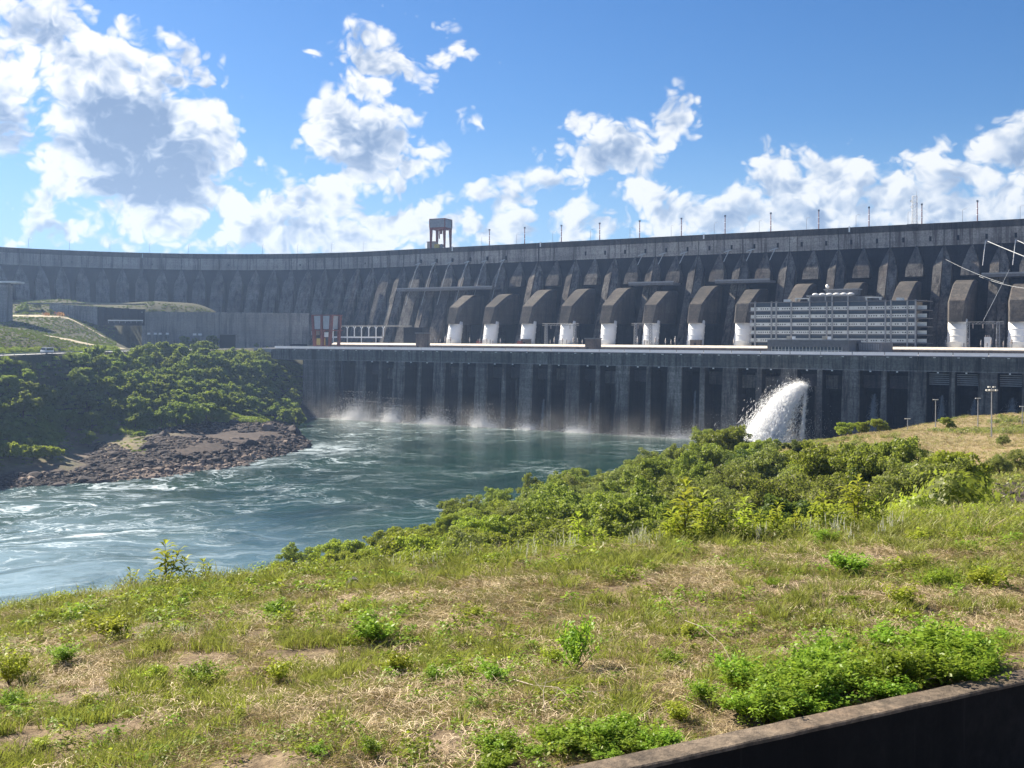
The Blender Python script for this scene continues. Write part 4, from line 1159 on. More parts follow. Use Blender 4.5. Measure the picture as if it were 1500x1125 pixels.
# corner building / tower cut by the left edge
tb = empty('grey_tower', at(-8, 760, z=60), 0, 'grey banded tower cut off by the left edge of the photo', 'tower')
MB().box(-12, 8, 0, 10, 0, 33).build('shaft', M['hall'], tb)
MB().box(-12, 15.5, -2, 12, 34.5, 35.6).build('white_canopy', M['white'], tb)
MB().box(-11, 7, 1, 9, 33.01, 34.49).build('cap', M['slab'], tb)

# road on its shelf
ys = np.arange(380, 842, 6.0); xr = np.interp(ys, ROADY, ROADX)
V = []; F = []
for i, (xx, yy) in enumerate(zip(xr, ys)):
    for s in (-4.2, 4.2): V.append((xx + s, yy, 48.34))
    if i: F.append((2 * i - 2, 2 * i - 1, 2 * i + 1, 2 * i))
road = place('road', quick_mesh('road', V, F, M['road'])); tag(road, kind='structure'); road['label'] = 'pale access road along the left bank'
gd = empty('guard_rail', (0, 0, 0), 0, 'long low pale guard rail along the riverside edge of the access road', 'railing')
gd.location = (xr[0] + 4.6, ys[0], 48.3)
mb = MB()
for i in range(len(ys) - 1):
    a = Vector((xr[i] + 4.6, ys[i], 48.9)) - gd.location; b = Vector((xr[i + 1] + 4.6, ys[i + 1], 48.9)) - gd.location
    mb.hexa([a, b, b + Vector((.12, 0, 0)), a + Vector((.12, 0, 0))], [a + Vector((0, 0, .4)), b + Vector((0, 0, .4)), b + Vector((.12, 0, .4)), a + Vector((.12, 0, .4))])
mb.build('rail', M['panel'], gd)
for i in range(0, len(ys), 2):
    MB().box(-.1, .1, -.1, .1, 0, .6).build('rail_post', M['pole'], gd, (xr[i] + 4.55 - gd.location.x, ys[i] - gd.location.y, 0))
# vehicles on the road
def vehicle(px, Y, label, paint, long_=11.0, tall=2.9, cat='van'):
    X = float(np.interp(Y, ROADY, ROADX)) + 1.5
    v_ = empty('parked_' + cat, (X, Y, 48.35), R(2), label, cat)
    hwid = 1.2
    mb = MB()
    prof = [(-long_ / 2, .5), (-long_ / 2, tall * .55), (-long_ / 2 + .9, tall * .62), (-long_ / 2 + 1.8, tall), (long_ / 2 - .3, tall), (long_ / 2, tall * .8), (long_ / 2, .5)]
    vs = [(-hwid, a, b) for a, b in prof] + [(hwid, a, b) for a, b in prof]; n = len(prof)
    mb.add(vs, [tuple(range(n)), tuple(range(2 * n - 1, n - 1, -1))] + [(i, i + n, (i + 1) % n + n, (i + 1) % n) for i in range(n)])
    mb.build('body', paint, v_)
    for s in (-1, 1):
        MB().box(s * (hwid + .02) - .02, s * (hwid + .02) + .02, -long_ / 2 + 2.2, long_ / 2 - .6, tall * .6, tall * .88).build('side_window', M['glass'], v_)
        for yy in (-long_ * .32, long_ * .3):
            w_ = MB().tube([(s * hwid - .12, yy, .45), (s * hwid + .12, yy, .45)], .45, 12).build('wheel', M['tyre'], v_)
    MB().box(-hwid + .15, hwid - .15, -long_ / 2 + .95, -long_ / 2 + 1.0, tall * .66, tall * .9).build('windscreen', M['glass'], v_)
    return v_
Yc = 565
vehicle(66, 569, 'long white bus on the access road at the left, seen from its front', M['car'], 12, 3.2, 'bus')
def simple_lamp(p, h, label, double=False, r=.11, name='street_lamp', grp_=None):
    l_ = empty(name, p, 0, label, 'street lamp', grp_)
    MB().tube([(0, 0, -.6), (0, 0, h)], [r * 1.4, r * .8], 6).build('column', M['pole'], l_)
    if double == 'twin':
        MB().box(-1.3, 1.3, -.08, .08, h - .9, h - .75).build('crossarm', M['pole'], l_)
        for s in (-1.15, -.4, .4, 1.15): MB().box(s - .25, s + .25, -.3, .2, h - .74, h - .4).build('floodlight', M['lamp'], l_)
        for s in (-.6, .6): MB().box(s - .3, s + .3, -.25, .2, h + .02, h + .35).build('floodlight', M['lamp'], l_)
    else:
        MB().box(-.75, .75, -.12, .12, h, h + .2).build('lamp_head', M['lamp'], l_)
    return l_
simple_lamp(at(73, 600, z=48.5), 22 * .375 * 1.3, 'thin lamp post behind the white bus on the left bank road')
simple_lamp(at(128, 620, z=48.5), 9, 'thin lamp post on the left bank road right of the white bus')
def gz(p): return float(height(np.array([p.x]), np.array([p.y]))[0])
for (px, py0, py1, Z, lab, dbl) in ((1453, 568, 637, 262, 'tall double floodlight mast on the dry grass knoll', 'twin'), (1371, 586, 624, 300, 'single lamp post left of the floodlight mast, on the far rim of the knoll', False),
                                    (1433, 584, 624, 300, 'single lamp post just left of the tall floodlight mast', False), (1330, 614, 628, 298, 'short grey post at the rim of the knoll beside the green bush', False),
                                    (1498, 596, 623, 300, 'lamp post at the right edge of the photo beyond the knoll', False)):
    p = at(px, Z, py=py1); p.z = gz(p)
    zt = HC + (Y0 + ROLL * (px - 750) - py0) / FPX * Z
    simple_lamp(p, zt - p.z, lab, dbl, .14 if dbl else .12)

# ------------------------------------------------------------------ foliage
def leaf_quads(P, N, size, rg, aspect=1.6, align=.55, up=.15):
    """leaf faces at points P (n,3), loosely facing N"""
    n = len(P)
    r1 = rg.normal(size=(n, 3)); nn = N * align + r1 * (1 - align) * .9 + np.array([0, 0, up])
    nn /= np.linalg.norm(nn, axis=1, keepdims=True) + 1e-9
    a = np.cross(nn, rg.normal(size=(n, 3))); a /= np.linalg.norm(a, axis=1, keepdims=True) + 1e-9
    b = np.cross(nn, a)
    s = (size * rg.uniform(.6, 1.35, n))[:, None]
    v = np.stack([P - a * s * aspect * .5, P + b * s * .5 + a * s * .08, P + a * s * aspect * .5, P - b * s * .5 + a * s * .08], 1)
    return v.reshape(-1, 3), np.arange(4 * n).reshape(-1, 4)
def crown(name, seed, mat, nl, leaf, H=6.0, Rr=3.0, lobes=14, flat=1.0, skirt=.25, top_bias=.25):
    rg = np.random.default_rng(seed)
    cs = []; rs = []
    for i in range(lobes):
        t = rg.uniform(skirt, 1.0)
        rad = Rr * (1 - .75 * abs(t - .55) ** 1.5 * 1.6) * rg.uniform(.25, .85)
        an = rg.uniform(0, 2 * math.pi)
        r_ = Rr * rg.uniform(.24, .46)
        cs.append((math.cos(an) * rad, math.sin(an) * rad, H * t * .86)); rs.append(r_)
    cs = np.array(cs); rs = np.array(rs)
    # sub-clumps around each lobe
    sub = lobes * 7
    si = rg.integers(0, lobes, sub); dv = rg.normal(size=(sub, 3)); dv[:, 2] = np.abs(dv[:, 2]) * .8 + top_bias * dv[:, 2]
    dv /= np.linalg.norm(dv, axis=1, keepdims=True)
    sc_ = cs[si] + dv * rs[si][:, None] * rg.uniform(.6, 1.05, sub)[:, None] * np.array([1, 1, flat])
    sr = rs[si] * rg.uniform(.28, .5, sub)
    k = rg.choice(sub, nl, p=sr ** 2 / (sr ** 2).sum())
    d = rg.normal(size=(nl, 3)); d[:, 2] += .15; d /= np.linalg.norm(d, axis=1, keepdims=True)
    P = sc_[k] + d * (sr[k] * rg.uniform(.35, 1.12, nl) ** .7)[:, None] * np.array([1, 1, .75 * flat])
    P[:, 2] = np.maximum(P[:, 2], .15)
    Vv, Ff = leaf_quads(P, d, leaf, rg)
    return quick_mesh(name, Vv, Ff, mat)
def trunk_mesh(seed, H, Rr):
    rg = random.Random(seed); mb = MB()
    mb.tube([(0, 0, -1), (rg.uniform(-.2, .2), rg.uniform(-.2, .2), H * .3), (rg.uniform(-.4, .4), rg.uniform(-.4, .4), H * .7)], [H * .035, H * .025, H * .01], 7)
    for i in range(6):
        an = rg.uniform(0, 6.28); z0_ = H * rg.uniform(.15, .45); l = Rr * rg.uniform(.4, .8)
        mb.tube([(0, 0, z0_), (math.cos(an) * l * .5, math.sin(an) * l * .5, z0_ + l * .5), (math.cos(an) * l, math.sin(an) * l, z0_ + l * .8)], [H * .015, H * .01, H * .004], 5)
    return mb.mesh('trunk', M['bark'])
CR = {}
for s in range(4): CR['wood%d' % s] = (crown('crown', 10 + s, M['leaf_wood'], 17000, .16, 6.5, 3.9, 22), trunk_mesh(s, 6, 3))
for s in range(2): CR['olive%d' % s] = (crown('crown', 20 + s, M['leaf_olive'], 19000, .13, 6.0, 4.1, 24), trunk_mesh(10 + s, 6, 3))
for s in range(2): CR['lime%d' % s] = (crown('crown', 30 + s, M['leaf_lime'], 14000, .16, 5.0, 3.7, 20), trunk_mesh(20 + s, 5, 3))
for s in range(2): CR['dark%d' % s] = (crown('crown', 40 + s, M['leaf_dark'], 16000, .16, 6.5, 3.7, 20), trunk_mesh(30 + s, 6, 3))
CR['flat0'] = (crown('crown', 50, M['leaf_dark'], 12000, .19, 5.2, 5.0, 16, .35, .82), trunk_mesh(40, 6, 3))
for s in range(4): CR['far%d' % s] = (crown('crown', 60 + s, M['leaf_far'], 6000, .50, 9.5, 5.8, 20), trunk_mesh(50 + s, 9, 4))
for s in range(1): CR['farl%d' % s] = (crown('crown', 70 + s, M['leaf_lime'], 3000, .6, 6, 5, 14), trunk_mesh(60 + s, 6, 3))
def tree(kind, p, s, label, group=None, name='tree', cat='tree', sz=None):
    me, tr = CR[kind]
    p = Vector(p); p.z = gz(p)
    e = empty(name, p, random.uniform(0, 6.28), label, cat, group)
    place('crown', me, e, sc=(s, s, s * (sz or random.uniform(.85, 1.1))))
    place('trunk', tr, e, sc=(s, s, s))
    return e
# wood on the slope below the meadow
def inside(px, Z, x0, x1): return x0 <= px <= x1
pts = []
def try_add(px, Z, dmin):
    p = at(px, Z, z=0)
    for q in pts:
        if (q[0].x - p.x) ** 2 + (q[0].y - p.y) ** 2 < (dmin * .5 * (1 + Z / 260)) ** 2: return None
    pts.append((p, px, Z)); return p
tg_ = 'wooded slope between the meadow and the river'
# limits in depth for each column: (px, near, far)
LIM = [(360, 48, 120), (420, 47, 215), (550, 47, 262), (700, 50, 300), (860, 50, 355), (1000, 52, 410), (1130, 54, 245), (1180, 66, 200), (1250, 72, 170), (1330, 78, 145), (1400, 95, 112)]
rt = random.Random(11)
cnt = 0
for _ in range(9000):
    px = rt.uniform(340, 1400)
    n0 = np.interp(px, [l[0] for l in LIM], [l[1] for l in LIM]); n1 = np.interp(px, [l[0] for l in LIM], [l[2] for l in LIM])
    Z = math.exp(rt.uniform(math.log(n0), math.log(n1)))
    if len(pts) >= 195: break
    p = try_add(px, Z, 9.2)
    if p is None: continue
    # kind by place: lime along the river side and at the left, olive on the ridge, dark at the right
    nn_ = float(vnoise(np.array([p.x]), np.array([p.y]), 18, 5)[0])
    edge = (Z - n0) / (n1 - n0)
    if px < 760 and nn_ > (.25 if px < 620 else .5): kd = 'lime'; lab = 'bright yellow-green bushy tree at the left, lower end of the wooded slope'
    elif edge > .82: kd = 'lime' if nn_ > .55 else 'wood'; lab = ('lime green' if kd == 'lime' else 'mid green') + ' tree at the river edge of the wooded slope'
    elif px > 1080 and nn_ > .62: kd = 'dark'; lab = 'dark green dense tree in the wood below the dry knoll'
    elif nn_ < .5: kd = 'olive'; lab = 'soft olive green feathery tree within the wooded slope'
    else: kd = 'wood'; lab = 'mid green leafy tree within the wooded slope'
    zone = 'at the left end of the wood' if px < 620 else 'beyond the solitary slender sapling' if px < 880 else 'beyond the tallest sapling' if px < 1080 else 'below the dry knoll'
    row = 'front row ' if edge < .2 else 'middle row ' if edge < .6 else 'far row '
    lab = row + {'lime': 'bright yellow-green bushy tree ', 'wood': 'mid green leafy tree ', 'olive': 'soft olive green feathery tree ', 'dark': 'dark green dense tree '}[kd] + zone
    s = rt.uniform(.8, 1.25) * (1 + .0012 * Z) * (.6 if px < 620 and Z < 100 else .62 if Z < 62 else .8 if Z < 85 else 1.0)
    num = {'wood': 4, 'olive': 2, 'lime': 2, 'dark': 2}[kd]
    tree(kd + str(rt.randrange(num)), p, s, lab, tg_, sz=rt.uniform(.75, 1.05)); cnt += 1
print('near trees', cnt)
tree('flat0', at(1235, 140, z=0), 1.15, 'wide flat-topped dark tree below the dry grass knoll')
tree('dark1', at(1290, 120, z=0), 1.0, 'dark rounded tree just right of the flat-topped tree')
tree('lime0', at(1415, 95, z=0), .62, 'round light green bush in front of the dark rock pile')
tree('lime1', at(1095, 265, z=0), 1.05, 'yellowish tree standing in front of the foot of the white water jet')
tree('dark0', at(1165, 245, z=0), .75, 'dark sparse shrub at the left end of the knoll')
for (px, Z, s, lab) in ((1240, 285, .85, 'bright green bush on the knoll rim, left one of the pair'), (1288, 288, .8, 'bright green bush on the knoll rim, right one of the pair'),
                        (1388, 290, .62, 'small pale green shrub behind the knoll beside a lamp post'), (1470, 240, .45, 'small dark green round bush at the foot of the floodlight mast'),
                        (1262, 287, .65, 'low green shrub between the pair of bushes on the knoll rim'), (1380, 170, .55, 'pale green shrub on the slope under the knoll track'),
                        (1465, 160, .55, 'olive bush above the dark rock pile'), (1492, 165, .65, 'green tree at the right edge above the rock pile'), (1360, 130, .6, 'grey green shrub beside the dark rounded tree')):
    tree('lime%d' % (px % 2) if Z > 250 else 'olive0', at(px, Z, z=0), s, lab, name='bush', cat='bush')

# woods on the left bank
pts2 = []
cnt = 0
LIM2 = [(-60, 418, 506), (0, 448, 506), (100, 538, 586), (140, 543, 640), (200, 548, 698), (300, 596, 785), (380, 672, 815), (430, 700, 822)]
for _ in range(16000):
    if cnt >= 128: break
    px = rt.uniform(-60, 432)
    n0 = np.interp(px, [l[0] for l in LIM2], [l[1] for l in LIM2]); n1 = np.interp(px, [l[0] for l in LIM2], [l[2] for l in LIM2])
    Z = rt.uniform(n0, n1); p = at(px, Z, z=0)
    if abs(p.x - np.interp(p.y, ROADY, ROADX)) < 13: continue
    if any((q.x - p.x) ** 2 + (q.y - p.y) ** 2 < 120 for q in pts2): continue
    pts2.append(p)
    s = rt.uniform(.85, 1.35)
    s *= min(1, .42 + (n1 - Z) / 60)
    lab = 'leafy tree on the shaded upper bank under the access road' if Z > (n0 + n1) / 2 else 'leafy tree low on the left bank above the rocky point'
    ft = (Z - n0) / (n1 - n0)
    lab = ('lowest' if ft < .25 else 'low' if ft < .5 else 'upper' if ft < .78 else 'topmost') + ' leafy tree on the left bank ' + ('under the white bus' if px < 120 else 'below the pale berm end' if px < 250 else 'below the dark hall door' if px < 350 else 'beside the powerhouse end wall')
    tree('far%d' % rt.randrange(4), p, s, lab, 'woods on the steep left bank'); cnt += 1
print('far trees', cnt)
for (px, Z, s, kd, lab) in ((15, 440, 1.2, 'farl0', 'bright green shrubs on the dark shore rocks at the left edge'), (50, 446, 1.1, 'farl0', 'second bright shrub along the dark shore rocks at the left'), (78, 455, .9, 'farl0', 'smallest bright shrub on the shore rocks at the left'),
                            (206, 535, .55, 'farl0', 'small bright green bush on the flat of the rocky point'), (130, 525, .8, 'far0', 'dull green shrub at the back of the flat point'),
                            (115, 560, .6, 'farl0', 'pale shrub where the left bank woods meet the flat'),
                            (33, 815, .75, 'far1', 'dark clipped bush left end of the grassy berm'), (36, 803, .45, 'farl0', 'bright bush on the lit edge of the berm'), (54, 845, .62, 'far2', 'small round pale tree in front of the retaining wall'),
                            (75, 806, .45, 'far3', 'dark bush beside the red flowers on the berm'), (272, 846, .85, 'far0', 'dark tree in front of the pale concrete hall, left of the door'), (283, 846, .8, 'far1', 'second dark tree against the pale hall wall'),
                            (310, 852, .95, 'far2', 'dark tree directly left of the hall door'), (376, 856, .4, 'far3', 'small dark shrub right of the hall door, left one'), (390, 858, .4, 'far1', 'small dark shrub right of the hall door, right one'),
                            (150, 856, .7, 'far2', 'dark shrub at the end of the retaining wall'), (196, 846, .35, 'far3', 'small dark shrub at the left corner of the pale hall')):
    tree(kd, at(px, Z, z=0), s, lab, name='bush', cat='bush')

# instanced ground cover -------------------------------------------------------
def proto_collection(name, meshes):
    c_ = bpy.data.collections.new(name)
    for i, me in enumerate(meshes):
        o = bpy.data.objects.new('%s_%02d' % (name, i), me); c_.objects.link(o)
    return c_
def scatter(name, P, Rz, S, K, meshes, label, tilt=None):
    me = bpy.data.meshes.new(name)
    P = np.asarray(P, np.float32); n = len(P)
    me.vertices.add(n); me.vertices.foreach_set('co', P.ravel())
    rot = np.zeros((n, 3), np.float32); rot[:, 2] = Rz
    if tilt is not None: rot[:, :2] = tilt
    a = me.attributes.new('rot', 'FLOAT_VECTOR', 'POINT'); a.data.foreach_set('vector', rot.ravel())
    sc_ = np.asarray(S, np.float32)
    if sc_.ndim == 1: sc_ = np.repeat(sc_[:, None], 3, 1)
    a = me.attributes.new('scl', 'FLOAT_VECTOR', 'POINT'); a.data.foreach_set('vector', sc_.ravel())
    a = me.attributes.new('idx', 'INT', 'POINT'); a.data.foreach_set('value', np.asarray(K, np.int32))
    o = place(name, me); tag(o, label, name.replace('_', ' ').split()[-1] if False else None, kind='stuff'); o['label'] = label
    ng = bpy.data.node_groups.new(name + '_scatter', 'GeometryNodeTree')
    ng.interface.new_socket('Geometry', in_out='INPUT', socket_type='NodeSocketGeometry')
    ng.interface.new_socket('Geometry', in_out='OUTPUT', socket_type='NodeSocketGeometry')
    t = NT(ng)
    gi_, go_ = t.n('NodeGroupInput'), t.n('NodeGroupOutput')
    iop = t.n('GeometryNodeInstanceOnPoints'); ci_ = t.n('GeometryNodeCollectionInfo')
    ci_.inputs['Collection'].default_value = proto_collection(name + '_proto', meshes)
    ci_.inputs['Separate Children'].default_value = True; ci_.inputs['Reset Children'].default_value = True
    def att(nm, ty):
        x_ = t.n('GeometryNodeInputNamedAttribute', data_type=ty); x_.inputs[0].default_value = nm; return x_.outputs[0]
    t.L.new(gi_.outputs[0], iop.inputs['Points']); t.L.new(ci_.outputs[0], iop.inputs['Instance'])
    iop.inputs['Pick Instance'].default_value = True
    t.L.new(att('idx', 'INT'), iop.inputs['Instance Index']); t.L.new(att('rot', 'FLOAT_VECTOR'), iop.inputs['Rotation']); t.L.new(att('scl', 'FLOAT_VECTOR'), iop.inputs['Scale'])
    t.L.new(iop.outputs[0], go_.inputs[0])
    md = o.modifiers.new('scatter', 'NODES'); md.node_group = ng
    return o
def blades(seed, n, h, spread, lean, wdt, mat, flat=0.0, seg=2):
    rg = np.random.default_rng(seed); V = []; F = []
    for i in range(n):
        a = rg.uniform(0, 6.28); r_ = spread * math.sqrt(rg.uniform(0, 1)); bx, by = math.cos(a) * r_, math.sin(a) * r_
        hh = h * rg.uniform(.5, 1.2); ln = lean * rg.uniform(.3, 1.3); b2 = a + rg.uniform(-1.2, 1.2); dx, dy = math.cos(b2), math.sin(b2)
        tw = rg.uniform(0, 6.28); px_, py_ = math.cos(tw) * wdt, math.sin(tw) * wdt
        z1 = hh * (.6 - .4 * flat); z2 = hh * (1 - .85 * flat)
        b = len(V)
        V += [(bx - px_, by - py_, -.02), (bx + px_, by + py_, -.02), (bx + dx * ln * hh * .3 + px_ * .8, by + dy * ln * hh * .3 + py_ * .8, z1), (bx + dx * ln * hh * .3 - px_ * .8, by + dy * ln * hh * .3 - py_ * .8, z1),
              (bx + dx * ln * hh, by + dy * ln * hh, z2), (bx + dx * ln * hh - px_ * .1, by + dy * ln * hh, z2 - .005)]
        F += [(b, b + 1, b + 2, b + 3), (b + 3, b + 2, b + 4, b + 5)]
    return quick_mesh('tuft', V, F, mat)
def weed(seed, n, h, mat, leaf=.06, spread=.16):
    rg = np.random.default_rng(seed)
    P = rg.normal(size=(n, 3)) * np.array([spread, spread, 0]); P[:, 2] = h * rg.uniform(.1, 1, n)
    P[:, :2] *= (1.2 - P[:, 2:3] / h * .6)
    N = np.tile(np.array([0, 0, 1.0]), (n, 1)) + P * np.array([2, 2, 0])
    Vv, Ff = leaf_quads(P, N, leaf, rg, 2.0, .7)
    return quick_mesh('weed', Vv, Ff, mat)
rg = np.random.default_rng(99)
def meadow_points(n, z0_=9.5, z1_=43):
    Z = np.sqrt(rg.uniform(z0_ ** 2, z1_ ** 2, n)); k = rg.uniform(-.56, .56, n); X = k * Z
    d = (X - wall_a.x) * wnor.x + (Z - wall_a.y) * wnor.y
    m = d > .62
    return X[m], Z[m]
X, Y = meadow_points(78000)
g1 = fbm2(X, Y, 2.2, 4, 21); g2 = fbm2(X, Y, .8, 3, 31); g3 = fbm2(X, Y, 7, 3, 41)
k_ = (Y / 12)
green = g1 * .9 + g2 * .5 + g3 * .7 + np.clip((Y - 20) / 24, -.3, .3) + np.where(X / Y < -.1, .06, -.06) - .16 + .2 * rg.normal(size=len(X))
bare = fbm2(X, Y, 1.3, 3, 51) + g2 * .4
keep = (bare < .22) | (green > .55)
r_ = rg.uniform(size=len(X))
tuftm = fbm2(X, Y, .55, 2, 91) + .35 * g1
kind = np.where(green > .30, np.where(r_ < .40, 0, np.where(r_ < .70, 1, np.where(r_ < .80, 2, 3))), np.where(green > -.02, np.where(r_ < .24, 1, np.where(r_ < .46, 0, np.where(r_ < .76, 3, 4))), np.where(r_ < .14, 1, np.where(r_ < .60, 3, np.where(r_ < .92, 4, 5)))))
kind = np.where((tuftm > .34) & (r_ < .8), 2, kind)
kind = np.where((kind == 5) & ((X - wall_a.x) * wnor.x + (Y - wall_a.y) * wnor.y < 1.4), 3, kind)
X, Y, kind, green = X[keep], Y[keep], kind[keep], green[keep]
mesh_t = []
for s in range(2): mesh_t.append(blades(100 + s, 30, .13, .13, .9, .005, M['grass']))
for s in range(2): mesh_t.append(blades(110 + s, 30, .11, .14, 1.0, .0045, M['grass_dark']))
for s in range(2): mesh_t.append(blades(120 + s, 16, .25, .10, .8, .006, M['grass']))
for s in range(2): mesh_t.append(blades(130 + s, 24, .22, .17, 1.6, .0045, M['straw'], .75))
for s in range(2): mesh_t.append(blades(140 + s, 26, .15, .14, 1.0, .004, M['deadgrass'], .2))
for s in range(2): mesh_t.append(blades(150 + s, 12, .50, .12, 1.5, .005, M['straw'], .8))
n = len(X)
S = rg.uniform(.6, 1.35, n) * np.clip(Y / 24, .8, 1.35) * np.where(kind == 2, 1.1, .85)
Zg = height(X, Y)
scatter('meadow_grass', np.stack([X, Y, Zg], -1), rg.uniform(0, 6.28, n), S, kind * 2 + rg.integers(0, 2, n), mesh_t, 'patchy green grass, straw and dead stalks covering the near meadow')
# lying stalks
X, Y = meadow_points(13000, 9.5, 38)
m = (fbm2(X, Y, 1.5, 3, 111) > .05) & ((X - wall_a.x) * wnor.x + (Y - wall_a.y) * wnor.y > .95); X, Y = X[m], Y[m]; n = len(X)
def litter(seed):
    rg2 = np.random.default_rng(seed); V = []; F = []
    for i in range(9):
        a = rg2.uniform(0, 6.28); L = rg2.uniform(.10, .32); x0, y0 = rg2.normal(size=2) * .12; z0_, z1_ = rg2.uniform(.0, .10, 2); t = .0035
        b = len(V); dx, dy = math.cos(a) * L, math.sin(a) * L
        V += [(x0 - dy * t / L, y0 + dx * t / L, z0_), (x0 + dx / 2, y0 + dy / 2, (z0_ + z1_) / 2 + .03), (x0 + dx, y0 + dy, z1_), (x0 + dx / 2 + dy * t * 2 / L, y0 + dy / 2 - dx * t * 2 / L, (z0_ + z1_) / 2 + .03)]
        F += [(b, b + 1, b + 2, b + 3)]
    return quick_mesh('litter', V, F, M['litter'])
M['litter'] = leafmat('dry_litter', (.62, .50, .34), (.78, .68, .50), (.45, .30, .18), .2, scale=2, fine=9)
scatter('dry_litter', np.stack([X, Y, height(X, Y)], -1), rg.uniform(0, 6.28, n), rg.uniform(.7, 1.5, n), rg.integers(0, 4, n), [litter(800 + q) for q in range(4)], 'pale broken stalks lying over the dry parts of the meadow')
# small weeds among the grass
X, Y = meadow_points(9500, 9.5, 42)
q = fbm2(X, Y, 2.6, 3, 61) + .15 * rg.normal(size=len(X)); m = q > .14
X, Y = X[m], Y[m]; n = len(X)
wm_ = [weed(200 + s, 60, .22, M['leaf_bush'] if s % 2 else M['leaf_lime'], .035, .11) for s in range(4)] + [weed(210 + s, 60, .14, M['grass_dark'], .032, .14) for s in range(2)]
scatter('low_weeds', np.stack([X, Y, height(X, Y)], -1), rg.uniform(0, 6.28, n), rg.uniform(.5, 1.3, n) * np.clip(Y / 20, .8, 1.4), rg.integers(0, 6, n), wm_, 'small broad-leaved weeds scattered through the meadow grass')
# seed-head grasses along the far rim of the meadow
def plume_mesh(seed):
    rg2 = np.random.default_rng(seed); mb_v = []; mb_f = []
    for i in range(5):
        a = rg2.uniform(0, 6.28); r2 = rg2.uniform(0, .35); bx, by = math.cos(a) * r2, math.sin(a) * r2; hh = rg2.uniform(.5, .95); lx, ly = rg2.normal(size=2) * .12
        b = len(mb_v); t = .0022
        mb_v += [(bx - t, by, 0), (bx + t, by, 0), (bx + lx + t, by + ly, hh), (bx + lx - t, by + ly, hh)]; mb_f += [(b, b + 1, b + 2, b + 3)]
        for q_ in range(10):
            zz = hh * (.72 + .3 * q_ / 10); b = len(mb_v); w_ = .024 * (1 - .6 * q_ / 10); aa = rg2.uniform(0, 6.28); cx, cy = bx + lx * zz / hh, by + ly * zz / hh
            mb_v += [(cx, cy, zz - .02), (cx + math.cos(aa) * w_, cy + math.sin(aa) * w_, zz + .02), (cx, cy, zz + .06), (cx - math.cos(aa) * w_, cy - math.sin(aa) * w_, zz + .02)]; mb_f += [(b, b + 1, b + 2, b + 3)]
    return quick_mesh('plume', mb_v, mb_f, M['plume'])
pm = [plume_mesh(300 + s) for s in range(4)]
PX = np.concatenate([rg.normal(945, 16, 22), rg.normal(800, 26, 14), rg.normal(1120, 30, 9), rg.normal(1235, 30, 26), rg.normal(1300, 20, 8), rg.uniform(560, 760, 7), rg.uniform(180, 360, 8)])
ZP = rg.normal(31.5, 1.3, len(PX)); X = (PX - 750) / FPX * ZP
# patches in the meadow at the left
PX2 = np.concatenate([rg.normal(215, 18, 14), rg.normal(285, 16, 12)]); ZP2 = rg.normal(22, .8, len(PX2)); X2 = (PX2 - 750) / FPX * ZP2
X = np.concatenate([X, X2]); Y = np.concatenate([ZP, ZP2]); n = len(X)
scatter('seed_grass', np.stack([X, Y, height(X, Y)], -1), rg.uniform(0, 6.28, n), rg.uniform(.4, .85, n) * np.where(Y < 25, .45, 1), rg.integers(0, 4, n), pm, 'pale feathery seed heads along the far rim of the meadow')
# tall grasses on the rim and bank just beyond it
n = 16000
Y = rg.uniform(31, 75, n); X = rg.uniform(-.56, .56, n) * Y
tall = [blades(400 + s, 22, .55, .28, .7, .010, M['grass'] if s < 2 else M['straw']) for s in range(3)] + [weed(405, 200, .55, M['leaf_lime'], .045, .25), weed(406, 200, .45, M['leaf_olive'], .045, .25)]
kk = rg.choice(5, n, p=[.32, .22, .12, .2, .14])
scatter('bank_grass', np.stack([X, Y, height(X, Y)], -1), rg.uniform(0, 6.28, n), rg.uniform(.6, 1.3, n) * np.clip(Y / 36, .8, 2.2), kk, tall, 'rough grass and low herbs on the bank falling away behind the meadow')
# knoll and open slopes
n = 26000
Y = np.sqrt(rg.uniform(70 ** 2, 340 ** 2, n)); PXk = rg.uniform(1060, 1640, n); X = (PXk - 750) / FPX * Y
gn = fbm2(X, Y, 26, 4, 71); slope_green = (Y < 190) | (gn > .12)
m = np.where(slope_green, rg.uniform(size=n) < .9, rg.uniform(size=n) < .75)
X, Y, slope_green = X[m], Y[m], slope_green[m]; n = len(X)
kt = [blades(420, 20, 1.0, .8, .8, .035, M['straw']), blades(421, 20, .8, .8, .9, .035, M['deadgrass']), blades(422, 24, 1.0, .8, .7, .035, M['grass']), weed(423, 60, .9, M['leaf_olive'], .22, .6)]
r_ = rg.uniform(size=n)
kk = np.where(slope_green, np.where(r_ < .45, 2, np.where(r_ < .75, 3, 0)), np.where(r_ < .72, 0, np.where(r_ < .88, 1, 2)))
scatter('knoll_grass', np.stack([X, Y, height(X, Y)], -1), rg.uniform(0, 6.28, n), rg.uniform(.5, 1.1, n) * np.where(slope_green, 1.0, .55), kk, kt, 'dry golden and green grass on the knoll and slopes at the right')
